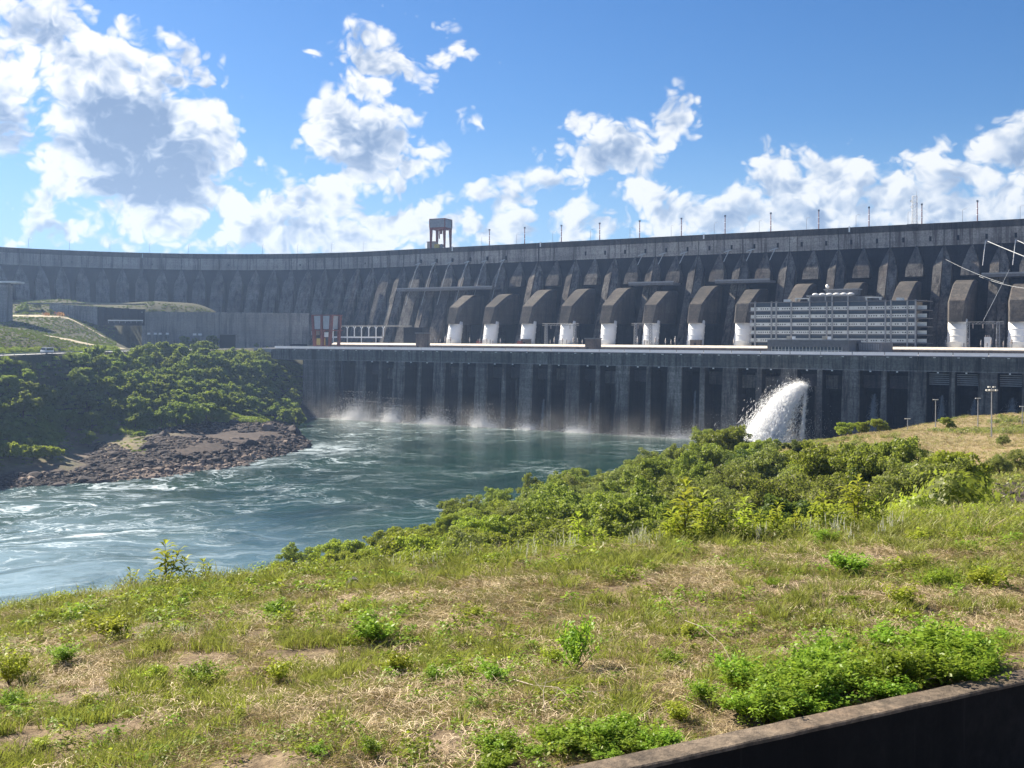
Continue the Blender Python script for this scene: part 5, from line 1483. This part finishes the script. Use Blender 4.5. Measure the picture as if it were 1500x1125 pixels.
# scrub on the left bank: under the trees, on berms
n = 24000
PXk = rg.uniform(-60, 450, n); Y = rg.uniform(420, 900, n); X = (PXk - 750) / FPX * Y
Zg = height(X, Y); rxx = np.interp(Y, ROADY, ROADX)
dry = (Zg < 9) & (rg.uniform(size=n) > .3)
m = (Zg > 5.5) & (np.abs(X - rxx) > 6.5) & ~((Zg < 10) & (PXk > 215)) & ~((Y > 690) & (Zg < 66) & (Zg > 46.5) & (PXk > 170)) & ~dry & ~((Zg > 50) & ((rg.uniform(size=n) < .15) | (np.abs(Y - 1.30 * X - 1046) < 12) | ((np.abs(Y - 800) < 9) & (X < -290))))
X, Y, Zg, PXk = X[m], Y[m], Zg[m], PXk[m]; n = len(X)
st_ = [weed(430 + s, 260, 2.6, M['leaf_far'], .42, 1.5) for s in range(3)] + [weed(436, 160, 1.6, M['leaf_dark'], .5, 1.5), weed(437, 60, .8, M['leaf_lime'], .35, 1.5)]
kk = np.where(Zg < 9, rg.integers(3, 5, n), np.where((rg.uniform(size=n) < .85) & (Zg < 50), rg.integers(0, 3, n), 3))  # darkest leaves on the upper slopes stand in for their shade
sS = rg.uniform(.4, 1.0, n) * np.where(Zg < 9, .45, np.where(Zg > 50, .38, .8))
scatter('bank_scrub', np.stack([X, Y, Zg], -1), rg.uniform(0, 6.28, n), sS, kk, st_, 'dense scrub filling the steep left bank between the trees')
# understorey of the near wood
n = 5200
PXk = rg.uniform(330, 1420, n); Y = rg.uniform(50, 400, n)
n1 = np.interp(PXk, [l[0] for l in LIM], [l[2] for l in LIM]); m = Y < n1 * 1.06
PXk, Y = PXk[m], Y[m]; X = (PXk - 750) / FPX * Y; n = len(X)
Zg = height(X, Y); m = Zg > .8; X, Y, Zg = X[m], Y[m], Zg[m]; n = len(X)
un = [weed(440 + s, 900, 2.0, M['leaf_wood'] if s < 2 else M['leaf_olive'], .13, 1.0) for s in range(3)] + [weed(444, 800, 1.6, M['leaf_lime'], .12, .9)]
scatter('undergrowth', np.stack([X, Y, Zg], -1), rg.uniform(0, 6.28, n), rg.uniform(.6, 1.3, n), rg.choice(4, n, p=[.3, .25, .2, .25]), un, 'leafy undergrowth between the trees of the near slope')

# rocks ------------------------------------------------------------------------
import bmesh
def rock_mesh(seed, mat, sub=2):
    bm = bmesh.new(); bmesh.ops.create_icosphere(bm, subdivisions=sub, radius=1)
    rg2 = random.Random(seed); off = Vector((rg2.uniform(0, 50), rg2.uniform(0, 50), rg2.uniform(0, 50)))
    pl = [Vector((rg2.uniform(-1, 1), rg2.uniform(-1, 1), rg2.uniform(-1, 1))).normalized() for _ in range(9)]
    for v in bm.verts:
        for n_ in pl:
            d = v.co.dot(n_)
            if d > .62: v.co -= n_ * (d - .62)
        v.co *= 1 + .22 * mnoise.noise(v.co * 1.6 + off)
        v.co.z *= .75
    me = bpy.data.meshes.new('rock'); bm.to_mesh(me); bm.free(); me.materials.append(mat); return me
rk_ = [rock_mesh(500 + s, M['rock']) for s in range(5)] + [rock_mesh(510 + s, M['palerock']) for s in range(2)]
cand = []
n = 90000
PXk = rg.uniform(-60, 465, n); Y = rg.uniform(395, 680, n); X = (PXk - 750) / FPX * Y; Zg = height(X, Y)
gn = fbm2(X, Y, 22, 4, 81)
m = (Zg > -1.2) & (Zg < 11) & ((Zg < 3.4) | ((PXk > 215) & (gn > -.22)) | ((PXk > 140) & (Zg < 5.5)))
m &= rg.uniform(size=n) < np.where(Zg < 3.5, .95, .55)
X, Y, Zg, gn, PXk = X[m][:15000], Y[m][:15000], Zg[m][:15000], gn[m][:15000], PXk[m][:15000]; n = len(X)
kk = np.where((rg.uniform(size=n) < np.where((PXk > 170) & (PXk < 390) & (Zg < 2.4), .75, .08)), rg.integers(5, 7, n), rg.integers(0, 5, n))
S = rg.lognormal(-.75, .6, n)
scatter('shore_rubble', np.stack([X, Y, Zg], -1), rg.uniform(0, 6.28, n), S[:, None] * rg.uniform(.8, 1.4, (n, 3)) * np.array([1, 1, .8]), kk, rk_, 'dark broken rock heaped along the shore of the left point')
# rock pile at the right edge, a few along the rim of the meadow
n = 1500
PXk = rg.uniform(1440, 1640, n); Y = rg.uniform(92, 138, n); X = (PXk - 750) / FPX * Y; Zg = height(X, Y)
scatter('rock_pile', np.stack([X, Y, Zg + .2], -1), rg.uniform(0, 6.28, n), rg.lognormal(-.75, .35, n), rg.integers(0, 5, n), rk_, 'heap of dark angular rocks at the right edge of the photo')
big = [(372, 690, 3.2, 'p'), (345, 694, 2.6, 'p'), (300, 697, 2.2, 'p'), (270, 702, 2.6, 'p'), (170, 702, 2.4, 'p'), (126, 703, 4.4, 'd'), (112, 704, 3.4, 'd'), (60, 712, 3.0, 'd'), (265, 646, 2.6, 'd'), (309, 648, 2.2, 'd'),
       (230, 664, 2.2, 'd'), (445, 652, 1.9, 'd'), (432, 645, 1.9, 'd'), (380, 621, 3.0, 'd'), (352, 624, 2.8, 'd'), (410, 628, 2.6, 'd')]
names_ = ['furthest right of the pale slabs at the water edge', 'pale slab left of the furthest right one', 'pale slab at the water in the middle of the point', 'pale slab left of the middle one', 'pale rock near the left woods shore',
          'large smooth reddish boulder at the water at the left', 'rounded boulder touching the large reddish one', 'dark boulder near the left edge of the photo', 'black boulder on top of the rubble ridge, left one', 'black boulder on the rubble ridge, right one',
          'dark boulder beside the dry flat of the point', 'dark rock at the very tip of the point', 'dark rock just behind the tip of the point', 'high rock crowning the far end of the point', 'flat rock left of the crowning rock', 'dark rock sloping down right of the crowning rock']
for (px, py, s, t), lab in zip(big, names_):
    # find depth where the ray meets the ground
    best = None
    Zs = np.arange(400, 700, 1.0); k = (px - 750) / FPX
    m = np.nonzero(HC + (Y0 + ROLL * (px - 750) - py) / FPX * Zs <= height(k * Zs, Zs))[0]
    if len(m): best = at(px, float(Zs[m[0]]), py=py)
    if best is None: best = at(px, 560, z=1)
    o = place('boulder', rk_[5 + (px % 2)] if t == 'p' else rk_[px % 5], None, best, (0, 0, px), (s * 1.0, s * .75, s * .5)); tag(o, lab, 'rock')
rs = [(150, 37, .55), (165, 37, .4), (178, 36.5, .38), (196, 37, .5), (210, 36.4, .45), (118, 37, .3)]
for n_, (px, Z, s) in enumerate(rs):
    p = at(px, Z, z=0); p.z = gz(p) + .12
    o = place('rock', rk_[n_ % 5], None, p, (0, 0, n_), s); tag(o, 'dark rock in the little row at the meadow rim by the water, ' + ORD[n_] + ' as listed from the left' if False else ['left rock of the dark row on the meadow rim beside the water', 'second rock of the dark row on the meadow rim', 'middle rock of the dark row on the meadow rim', 'fourth, larger rock of the dark row on the meadow rim', 'right rock of the dark row, under the sapling', 'lone dark rock left of the row on the meadow rim'][n_], 'rock')
for (px, py, Z, s, lab) in ((1405, 661, 175, .95, 'dark rock half buried on the slope below the knoll track'), (1412, 660, 176, .8, 'second dark rock beside the half buried one'), (1365, 650, 230, .8, 'small dark rock along the knoll track')):
    p = at(px, Z, z=0); p.z = gz(p) + .3
    o = place('rock', rk_[px % 5], None, p, (0, 0, px), (s * 1.6, s, s)); tag(o, lab, 'rock')
# red flowering shrubs on the berm
M['redflower'] = leafmat('red_flower', (.35, .06, .05), (.45, .12, .10), (.5, .2, .18), .4)
redm = weed(460, 150, 2.2, M['redflower'], .5, 1.6)
for px, s, lab in ((68, 1.0, 'low red flowering shrub on the berm, left one'), (88, 1.3, 'larger red flowering shrub on the berm, right one')):
    p = at(px, 803, z=0); p.z = gz(p); tag(place('flowering_shrub', redm, None, p, sc=s), lab, 'shrub')

# ------------------------------------------------------------------ retaining wall in the foreground
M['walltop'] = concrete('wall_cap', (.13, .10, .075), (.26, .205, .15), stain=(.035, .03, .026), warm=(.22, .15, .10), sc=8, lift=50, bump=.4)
M['wallface'] = concrete('wall_face', (.010, .009, .009), (.024, .021, .020), stain=(.006, .006, .006), sc=6, lift=50)  # near black: the shade on this side is put into the colour
rwall = empty('garden_wall', wall_a, math.atan2(wdir.y, wdir.x), 'low dark concrete wall with a weathered cap in the bottom right corner', 'wall')
L0, L1 = -16, 26
mb = MB()
nseg = 150; prof_t = []
vs = []
for i in range(nseg + 1):
    x = L0 + (L1 - L0) * i / nseg
    j1 = .012 * mnoise.noise(Vector((x * 2.2, 0, 0))) + .006 * mnoise.noise(Vector((x * 9, 3, 0))); j2 = .012 * mnoise.noise(Vector((x * 2.6, 7, 0)))
    vs += [(x, -.02 + j1, -.045), (x, -.02 + j1, -.012 + j2 * .5), (x, .0 + j1, j2 * .6), (x, .31, j2 * .8), (x, .33, -.02), (x, .33, -.045)]
fs = []
for i in range(nseg):
    for k in range(6): fs.append((i * 6 + k, i * 6 + (k + 1) % 6, i * 6 + 6 + (k + 1) % 6, i * 6 + 6 + k))
fs += [(0, 1, 2, 3, 4, 5), tuple(nseg * 6 + q for q in (5, 4, 3, 2, 1, 0))]
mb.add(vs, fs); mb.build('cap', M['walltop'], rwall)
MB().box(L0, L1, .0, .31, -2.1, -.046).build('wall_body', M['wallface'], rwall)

# ------------------------------------------------------------------ individual plants in the meadow
def sapling_mesh(seed, h, leaf, nb, mat, droop=.5):
    """stem(s) with long lanceolate leaves in whorls"""
    rg2 = random.Random(seed); V = []; F = []
    stems = MB()
    for b_ in range(nb):
        a = rg2.uniform(0, 6.28); hh = h * (1 if b_ == 0 else rg2.uniform(.5, .9)); sp = 0 if b_ == 0 else rg2.uniform(.1, .28) * h
        tip = Vector((math.cos(a) * sp, math.sin(a) * sp, hh)); mid = tip * .5 + Vector((rg2.uniform(-.05, .05), rg2.uniform(-.05, .05), hh * .05))
        stems.tube([(0, 0, -.05), mid, tip], [.012 * h, .008 * h, .004 * h], 5)
        nl_ = int(12 * hh / h) + 4
        for i in range(nl_):
            t = .22 + .78 * i / nl_
            base = mid.lerp(tip, (t - .5) * 2) if t > .5 else Vector((0, 0, 0)).lerp(mid, t * 2)
            for w_ in range(2):
                an = i * 2.4 + w_ * 3.14 + rg2.uniform(-.4, .4)
                L = leaf * rg2.uniform(.7, 1.15) * (1.1 - .5 * abs(t - .6)); up = rg2.uniform(.1, .6) + (t > .9) * .5
                d = Vector((math.cos(an), math.sin(an), up)).normalized(); s_ = Vector((-math.sin(an), math.cos(an), 0)) * L * .17
                p1 = base + d * L * .5; p2 = base + d * L * .95 - Vector((0, 0, L * droop * .5))
                b = len(V)
                up_ = Vector((0, 0, L * .05))
                V += [tuple(q) for q in (base, p1 - s_ + up_, p1 + s_ + up_, p2, p1)]
                F += [(b, b + 1, b + 4), (b, b + 4, b + 2), (b + 1, b + 3, b + 4), (b + 4, b + 3, b + 2)]
    return quick_mesh('leaves', V, F, mat), stems.mesh('stem', M['bark'])
SAP = [sapling_mesh(600 + s, 1.0, .27, 3, M['leaf_sapling']) for s in range(4)]
saps = [(1005, 31.5, 1.95, 'tallest yellow-green sapling at the left end of the row on the rim'), (985, 31, 1.2, 'shorter sapling leaning left beside the tallest one'), (1030, 32, 1.55, 'yellow-green sapling second of the row on the rim'),
        (1065, 31.5, 1.0, 'low leafy sapling filling the gap in the rim row'), (1092, 31.5, 1.35, 'bushy sapling in the middle of the rim row'), (1140, 32, 1.2, 'narrow sapling with upright leaves, middle right of the rim row'),
        (1168, 32, .95, 'small sapling between two taller ones on the rim'), (1208, 32.3, 1.3, 'sapling with spreading leaves right of centre of the rim row'), (1228, 32, 1.05, 'short sapling against the dark tree on the rim'),
        (1257, 32.8, 1.75, 'tall sapling at the right end of the rim row'), (1285, 32.5, 1.15, 'last low sapling on the right of the rim row'), (1045, 31, .8, 'leafy shoot in front of the rim row'),
        (848, 33, 1.45, 'solitary slender sapling in front of the wood'), (884, 32.5, .9, 'small sapling right of the solitary slender one'), (1115, 32, 1.0, 'small sapling beside the bushy middle one'),
        (243, 34.0, 1.75, 'tall bright sapling at the left rim above the water'), (272, 33.8, 1.3, 'spreading bright sapling right of the tall left one'), (300, 33.8, 1.1, 'low bright sapling by the left wood edge'), (192, 34.5, 1.1, 'thin dark sapling left of the bright ones by the water'),
        (222, 34, .9, 'small dull sapling at the water side'), (900, 31.5, .5, 'leafy shoot by the seed heads'), (255, 32.5, .7, 'shoot in front of the bright left saplings')]
for n_, (px, Z, h, lab) in enumerate(saps):
    lm, smh = SAP[n_ % 4]; p = at(px, Z, z=0); p.z = gz(p)
    e = empty('sapling', p, n_ * 1.3, lab, 'sapling'); e.scale = (h, h, h); place('leaves', lm, e); place('stem', smh, e)
def bush_mesh(seed, n, leaf, h=.5, r_=.5, mat=None):
    rg2 = np.random.default_rng(seed); nb = 26
    tips = rg2.normal(size=(nb, 3)) * np.array([r_ * .55, r_ * .55, 0]); tips[:, 2] = h * rg2.uniform(.55, 1.1, nb)
    k = rg2.integers(0, nb, n); t = rg2.uniform(.25, 1, n) ** .6
    P = tips[k] * t[:, None] + rg2.normal(size=(n, 3)) * .05 * (r_ / .5); P[:, 2] = np.maximum(P[:, 2], .02)
    N = np.tile([0, 0, 1.0], (n, 1)) + rg2.normal(size=(n, 3)) * .35
    Vv, Ff = leaf_quads(P, N, leaf, rg2, 2.2, .75)
    mb = MB()
    for q_ in range(0, nb, 3): mb.tube([(0, 0, 0), tuple(tips[q_] * .95)], [.008, .003], 4)
    return quick_mesh('leaves', Vv, Ff, mat), mb.mesh('stem', M['bark'])
BU = [bush_mesh(700 + s, 1300, .034, .45, .45, M['leaf_bush']) for s in range(4)]
BU2 = [bush_mesh(710 + s, 900, .036, .4, .4, M['leaf_sapling']) for s in range(3)]
def ground_hit(px, py):
    Zs = np.arange(9, 45, .06); k = (px - 750) / FPX
    hh = height(k * Zs, Zs); zz = HC + (Y0 + ROLL * (px - 750) - py) / FPX * Zs
    m = np.nonzero(zz <= hh)[0]
    return at(px, float(Zs[m[0]]) if len(m) else 30.0, py=py)
def bush(px, py, w_px, h_sc, src, lab, group=None):
    p = ground_hit(px, py); s = w_px / FPX * p.y / .9
    lm, smh = src
    e = empty('leafy_weed', Vector((p.x, p.y, gz(p))), (px * 7 % 63) / 10, lab, 'weed', group); e.scale = (s, s, s * h_sc); place('leaves', lm, e); place('stem', smh, e)
# the fern-green patch behind the wall
rb2 = random.Random(5)
patch = []
for _ in range(46):
    px = rb2.uniform(1075, 1440); py = rb2.uniform(0, 1)
    top = np.interp(px, [1060, 1130, 1250, 1330, 1440], [1000, 975, 965, 950, 985]); bot = np.interp(px, [1060, 1250, 1440], [1075, 1042, 1000])
    bush(px, top + (bot - top) * py, rb2.uniform(70, 115), rb2.uniform(.65, 1.1), BU[rb2.randrange(4)], 'bright green low bush in the dense patch growing behind the wall', 'bright green patch behind the wall')
for _ in range(20):
    px = rb2.uniform(725, 985); py = np.interp(px, [720, 850, 985], [1100, 1085, 1075]) + rb2.uniform(0, 42)
    bush(px, py, rb2.uniform(55, 95), rb2.uniform(.5, .9), BU[rb2.randrange(4)], 'bright green low bush in the patch at the bottom centre left of the wall', 'bright green patch at the bottom centre')
ones = [(845, 985, 70, 2.0, 'tall bright green shrub casting a dark shadow in the middle of the meadow'), (815, 975, 45, 1.2, 'low side shoot left of the tall bright shrub'), (725, 1000, 55, 1.0, 'green shrub left of the bleached dead branch'),
        (580, 990, 60, 1.1, 'small green shrub in the centre left of the meadow'), (550, 945, 95, .8, 'broad yellow-green weed clump left of the centre'), (410, 1000, 60, 1.3, 'yellow-green plant with long leaves at the left centre'),
        (545, 1110, 45, 1.3, 'small bright weed at the bottom left of centre'), (355, 1055, 35, 1.1, 'tiny bright weed in the brown grass at the left'), (468, 1108, 40, .8, 'flat bright weed near the bottom, left of centre'),
        (15, 1005, 75, 1.3, 'dense bright bush cut by the left edge of the photo'), (20, 1040, 45, 1.2, 'pale leafy weed below the bush at the left edge'), (165, 935, 80, 1.0, 'tall grassy green clump in the upper left meadow'),
        (95, 975, 55, 1.0, 'green weed beside a pale dead leaf at the left'), (232, 1000, 60, .9, 'leafy weed patch left of the centre line'), (300, 1005, 70, .9, 'wide green weed patch with a dark shadow'),
        (1320, 890, 65, .9, 'bright green weed clump with dark shadow at the right'), (1245, 845, 80, .8, 'pale green grass-like clump near the right rim'), (1320, 905, 40, .7, 'flat green weed under the clump at the right'),
        (1375, 865, 60, 1.0, 'green weed clump near the red stalks at the right'), (1440, 865, 65, 1.1, 'bright leafy weed near the right edge below the rim'), (1210, 800, 50, .9, 'green weed on the rim at the right'),
        (1350, 800, 55, .8, 'low weed at the rim, right of the saplings'), (1135, 860, 30, .8, 'tiny bright weed in the middle right meadow'), (1265, 960, 45, .9, 'yellowish weed just above the bright patch'),
        (1240, 885, 45, .5, 'flat bright fern-like weed left of the dark-shadowed clump'), (1010, 935, 45, 1.0, 'weed with arching stem right of the tall bright shrub'), (985, 975, 50, .9, 'low green weed right of the dark shadow'),
        (1000, 1060, 60, 1.0, 'green weed left of the bright patch behind the wall'), (1030, 1030, 60, 1.0, 'leafy weed at the left tip of the bright patch'), (60, 1095, 45, .8, 'small weed near the bottom left corner'),
        (240, 1110, 40, .9, 'bright yellow weed at the bottom left'), (700, 905, 40, .8, 'small green weed in the upper centre'), (640, 1000, 45, .9, 'small weed patch centre left'), (885, 1010, 35, 1.0, 'small upright weed above the dead branch'),
        (1480, 945, 60, .6, 'pale green weed at the right edge in the straw'), (510, 900, 50, .8, 'low green clump near the rim left of centre'), (405, 905, 55, .8, 'leafy clump at the upper left centre'), (130, 1040, 50, .8, 'low dull weed at the lower left')]
for n_, (px, py, w_, hs, lab) in enumerate(ones): bush(px, py, w_, hs, BU2[n_ % 3] if n_ % 2 else BU[n_ % 4], lab)
# dead branches
def branch(pts_px, r_, lab):
    P = []
    for (px, py, lift) in pts_px:
        p = ground_hit(px, py); P.append(Vector((p.x, p.y, gz(p) + lift)))
    root = P[0].copy(); e = empty('dead_branch', root, 0, lab, 'branch')
    MB().tube([p - root for p in P], [r_ * (1 - .6 * i / (len(P) - 1)) for i in range(len(P))], 6).build('stem', M['deadwood'], e)
    for i in range(1, len(P) - 1):
        d = (P[i + 1] - P[i]).normalized(); s_ = Vector((-d.y, d.x, .35)) * (1 if i % 2 else -1)
        MB().tube([P[i] - root, P[i] - root + (d * .3 + s_ * .2), P[i] - root + (d * .55 + s_ * .28)], [r_ * .5, r_ * .35, r_ * .15], 5).build('twig', M['deadwood'], e)
branch([(755, 1008, .10), (785, 1022, .16), (820, 1030, .2), (845, 1045, .08)], .010, 'bleached dead branch lying left of the brown grass at the bottom centre')
branch([(840, 1022, .08), (870, 1030, .14), (910, 1045, .12), (945, 1060, .05)], .008, 'thin bleached branch running towards the wall')
branch([(800, 1050, .05), (798, 1040, .22), (803, 1028, .3)], .006, 'short upright bleached stick at the bottom centre')
branch([(1005, 935, .3), (1030, 960, .45), (1060, 985, .4), (1085, 1010, .15)], .006, 'dark arching dry stem left of the bright patch')
branch([(300, 1070, .06), (330, 1068, .08), (365, 1072, .05)], .008, 'small pale stick in the grass at the lower left')
# old pipe in the bushes
p = ground_hit(520, 862); e = place('drain_pipe', MB().tube([(0, -.16, 0), (0, .16, 0)], .15, 16, False).mesh('drain_pipe', M['pipe']), None, Vector((p.x, p.y, gz(p) + .12)), (0, 0, .3))
e.modifiers.new('thick', 'SOLIDIFY').thickness = .03
tag(e, 'end of an old grey pipe showing at the rim left of the wood', 'pipe')

# ------------------------------------------------------------------ falling water and spray
def watermat(name, col, trans, em=0):
    m = bpy.data.materials.new(name); m.use_nodes = True
    nt = NT(m.node_tree); nt.N.clear()
    d = nt.n('ShaderNodeBsdfDiffuse'); d.inputs[0].default_value = col + (1,)
    t = nt.n('ShaderNodeBsdfTranslucent'); t.inputs[0].default_value = col + (1,)
    mx = nt.n('ShaderNodeMixShader'); mx.inputs[0].default_value = trans
    nt.put(mx.inputs[1], d.outputs[0]); nt.put(mx.inputs[2], t.outputs[0])
    o = nt.n('ShaderNodeOutputMaterial'); nt.put(o.inputs[0], mx.outputs[0]); return m
M['spray'] = watermat('white_water', (.97, .975, .98), .5)
M['trickle'] = watermat('thin_water', (.35, .38, .42), .5)
def streaks(P, D, ln, wd, rg2):
    n = len(P); D = D / (np.linalg.norm(D, axis=1, keepdims=True) + 1e-9)
    s = np.cross(D, rg2.normal(size=(n, 3))); s /= np.linalg.norm(s, axis=1, keepdims=True) + 1e-9
    L = (ln * rg2.uniform(.5, 1.5, n))[:, None]; w_ = (wd * rg2.uniform(.5, 1.5, n))[:, None]
    return np.stack([P - D * L, P + s * w_, P + D * L, P - s * w_], 1).reshape(-1, 3), np.arange(4 * n).reshape(-1, 4)
def jet(name, p0, p1, r0, r1, n, label, mat, core=True, power=.55, ln=.9, wd=.16, arch=6):
    rg2 = np.random.default_rng(int(p0.x * 7) % 1000)
    p0 = np.array(p0); p1 = np.array(p1)
    t = rg2.uniform(0, 1, n) ** .75
    def path(t): 
        t = np.asarray(t)[..., None]
        q = p0 + (p1 - p0) * np.concatenate([t ** .88, t ** .88, t ** 1.5], -1) + np.concatenate([0 * t, 0 * t, arch * t * (1 - t) * .5], -1)
        return q
    c = path(t); dd = path(t + .01) - c
    r_ = (r0 + (r1 - r0) * t ** .7)[:, None]
    o = rg2.normal(size=(n, 3)) * .55; o *= (np.abs(rg2.normal(size=(n, 1))) * power + .35)
    lump = 1 + .35 * np.sin(t * 40 + rg2.integers(0, 3, n))[:, None] * .3
    P = c + o * r_ * lump; P[:, 2] = np.maximum(P[:, 2], .1)
    Vv, Ff = streaks(P, dd + rg2.normal(size=(n, 3)) * .15, ln * (.5 + t), wd * (.5 + t), rg2)
    e = place(name, quick_mesh(name, Vv, Ff, mat)); tag(e, label, kind='stuff')
    if core:
        ts = np.linspace(0, 1, 40); C = path(ts); mb = MB()
        mb.tube([tuple(q) for q in C], [float(r0 + (r1 * .66 - r0) * t_ ** .7) * .74 for t_ in ts], 20)
        me = mb.mesh('core', mat, True)
        for v in me.vertices:
            k_n = mnoise.fractal(Vector((v.co.x * .25, v.co.y * .25, v.co.z * .12)), 1, 2, 4); v.co.x += k_n * 1.2; v.co.y += k_n * 1.0
        c_ = place('water_core', me, e); c_['kind'] = 'stuff'
J0 = W(u_at(1181, 590), 590, z_at(1181, 566, 590)); J1 = at(1112, 578, z=0)
jet('water_jet', J0, J1, 1.8, 8.0, 190000, 'huge white jet of water shooting out of the powerhouse face and falling into the river', M['spray'], ln=.8, wd=.075, arch=3, power=.42)
J2 = W(u_at(1184, 591), 589.5, z_at(1184, 566, 590)); J3 = W(u_at(1176, 588), 588, 3)
jet('thin_fall', J2, J3, .5, 1.5, 1500, 'thin secondary stream falling right of the big white jet', M['spray'], False, .4, 1.0, .09, 0)
for n_, (px, y0_, y1_, w_, lab) in enumerate(((1281, 578, 625, 3.0, 'fan-shaped leak of water in the dark bay behind the knoll bushes'), (1381, 580, 620, 2.2, 'fan of leaking water behind the lamp post'), (1428, 586, 622, 2.2, 'faint fan of water between two lamp posts'),
                                        (1484, 584, 622, 3.2, 'fan of leaking water at the far right bay'), (1019, 573, 635, .8, 'thin pale streak of water in a dark bay left of the jet'), (866, 590, 630, .7, 'thin streak of water in a bay in the middle of the powerhouse'), (797, 585, 630, .6, 'faint streak of water down a middle bay'))):
    a_ = W(u_at(px, 592), 592.2, z_at(px, y0_, 592)); b_ = W(u_at(px, 591) - .5, 590, max(.5, z_at(px, y1_, 592) - 6))
    jet('leaking_water', a_, b_, .25, w_, 700 if w_ < 1 else 1500, lab, M['trickle'], False, .5, 1.2, .07, 0)
# spray plumes at the foot of the powerhouse
def plume(px, wd_px, h, n, label, lean=.3, seed=0):
    rg2 = np.random.default_rng(seed + px); D = 586
    c = W(u_at(px, D), D, 0); hw = wd_px / FPX * c.y * .5
    # several rising jets
    nj = 7; ja = rg2.normal(size=nj) * .5; jh = h * rg2.uniform(.35, 1.1, nj); jl = rg2.normal(lean, .25, nj)
    k = rg2.integers(0, nj, n); t = rg2.exponential(.33, n); t = np.minimum(t, 1.4)
    U = (ja[k] * hw + jl[k] * t * h * .35) + rg2.normal(size=n) * hw * (.22 + .35 * t)
    Zp = np.abs(t * jh[k] + rg2.normal(size=n) * .3); Vp = rg2.normal(size=n) * 2.2
    P = np.array(c)[None] + U[:, None] * np.array(EV) + Vp[:, None] * np.array(NV) + Zp[:, None] * np.array([0, 0, 1.0])
    Dn = np.array([0, 0, 1.0]) + rg2.normal(size=(n, 3)) * .6
    Vv, Ff = streaks(P, Dn, .16, .09, rg2)
    tag(place('spray_plume', quick_mesh('spray_plume', Vv, Ff, M['spray'])), label, kind='stuff')
plume(520, 46, 14, 36000, 'largest white spray plume at the left foot of the powerhouse', .3)
plume(576, 28, 12, 20000, 'narrow white spray plume, second from the left', -.1)
plume(640, 50, 8, 16000, 'low wide spray at the third wide pier')
plume(704, 34, 10, 18000, 'upright spray plume left of the middle of the powerhouse')
plume(775, 30, 6, 6000, 'faint low spray plume in the middle')
plume(842, 28, 4.5, 7000, 'low bright spray line at the foot of a pier right of the middle')
plume(1000, 34, 6, 3000, 'faint spray plume left of the big jet')
plume(1112, 100, 18, 26000, 'spray thrown up where the big jet strikes the river')

for n_, (pa_, pb_, cnt_, hh_) in enumerate(((488, 860, 42000, 2.2), (860, 1090, 9000, 1.2))):
    rg2 = np.random.default_rng(900 + n_); ua_, ub_ = u_at(pa_, 584), u_at(pb_, 584)
    U = rg2.uniform(ua_, ub_, cnt_); gate_ = np.clip(fbm2(U, 0 * U, 22, 4, 5) * 2.2 + .5, .04, 1); kp = rg2.uniform(size=cnt_) < gate_; U = U[kp]; gate_ = gate_[kp]; m_ = len(U)
    Zp = rg2.exponential(1.0, m_) * hh_ * (.3 + gate_); Vp = 583 + rg2.normal(size=m_) * 2.5
    P = U[:, None] * np.array(EV) + Vp[:, None] * np.array(NV) + Zp[:, None] * np.array([0, 0, 1.0])
    Vv, Ff = streaks(P, np.array([.3, 0, 1.0]) + rg2.normal(size=(m_, 3)) * .8, .16, .07, rg2)
    tag(place('spray_line', quick_mesh('spray_line', Vv, Ff, M['spray'])), 'low broken line of white spray along the foot of the piers, ' + ('left and middle' if n_ == 0 else 'fainter part left of the big jet'), kind='stuff')
# mist hanging over the tail water, and the air itself
def volmat(name, col, dens_node=None, density=.01, aniso=.35):
    m = bpy.data.materials.new(name); m.use_nodes = True
    nt = NT(m.node_tree); nt.N.clear()
    v = nt.n('ShaderNodeVolumePrincipled'); v.inputs['Color'].default_value = col + (1,); v.inputs['Density'].default_value = density; v.inputs['Anisotropy'].default_value = aniso
    if dens_node: nt.put(v.inputs['Density'], dens_node(nt))
    o = nt.n('ShaderNodeOutputMaterial'); nt.put(o.inputs['Volume'], v.outputs[0]); return m
HAZE = .00010
hz_ = MB().box(-2700, 2700, -60, 1260, -12, 172).build('haze', volmat('haze_air', (.42, .62, 1.0), None, HAZE, .55)); tag(hz_, 'thin blue air between the viewer and the dam', kind='stuff')
def mist_density(nt):
    co = nt.n('ShaderNodeNewGeometry').outputs['Position']
    sp = nt.n('ShaderNodeSeparateXYZ'); nt.put(sp.inputs[0], co)
    fall = nt.math('POWER', nt.remap(sp.outputs[2], 24, 0), 2.6)
    v = nt.vmath('DOT_PRODUCT', co, tuple(NV), out=1)
    off = nt.remap(nt.math('ABSOLUTE', nt.math('SUBTRACT', v, 581)), 13, 2, 0, 1)
    blob = nt.remap(nt.noise(nt.scale(co, (1, 1, .5)), .07, 5, .68), .40, .70)
    return nt.math('MULTIPLY', nt.math('MULTIPLY', fall, off), nt.math('MULTIPLY', blob, .035))
ma, mb_ = u_at(450, 581), u_at(1180, 581)
mist = MB().box(ma, mb_, 567.5, 588.0, .06, 24).build('mist', volmat('mist_air', (1, 1, 1), mist_density, .01, .3), None, (0, 0, 0), (0, 0, RZ))
tag(mist, 'thin mist drifting over the water along the foot of the powerhouse', kind='stuff')
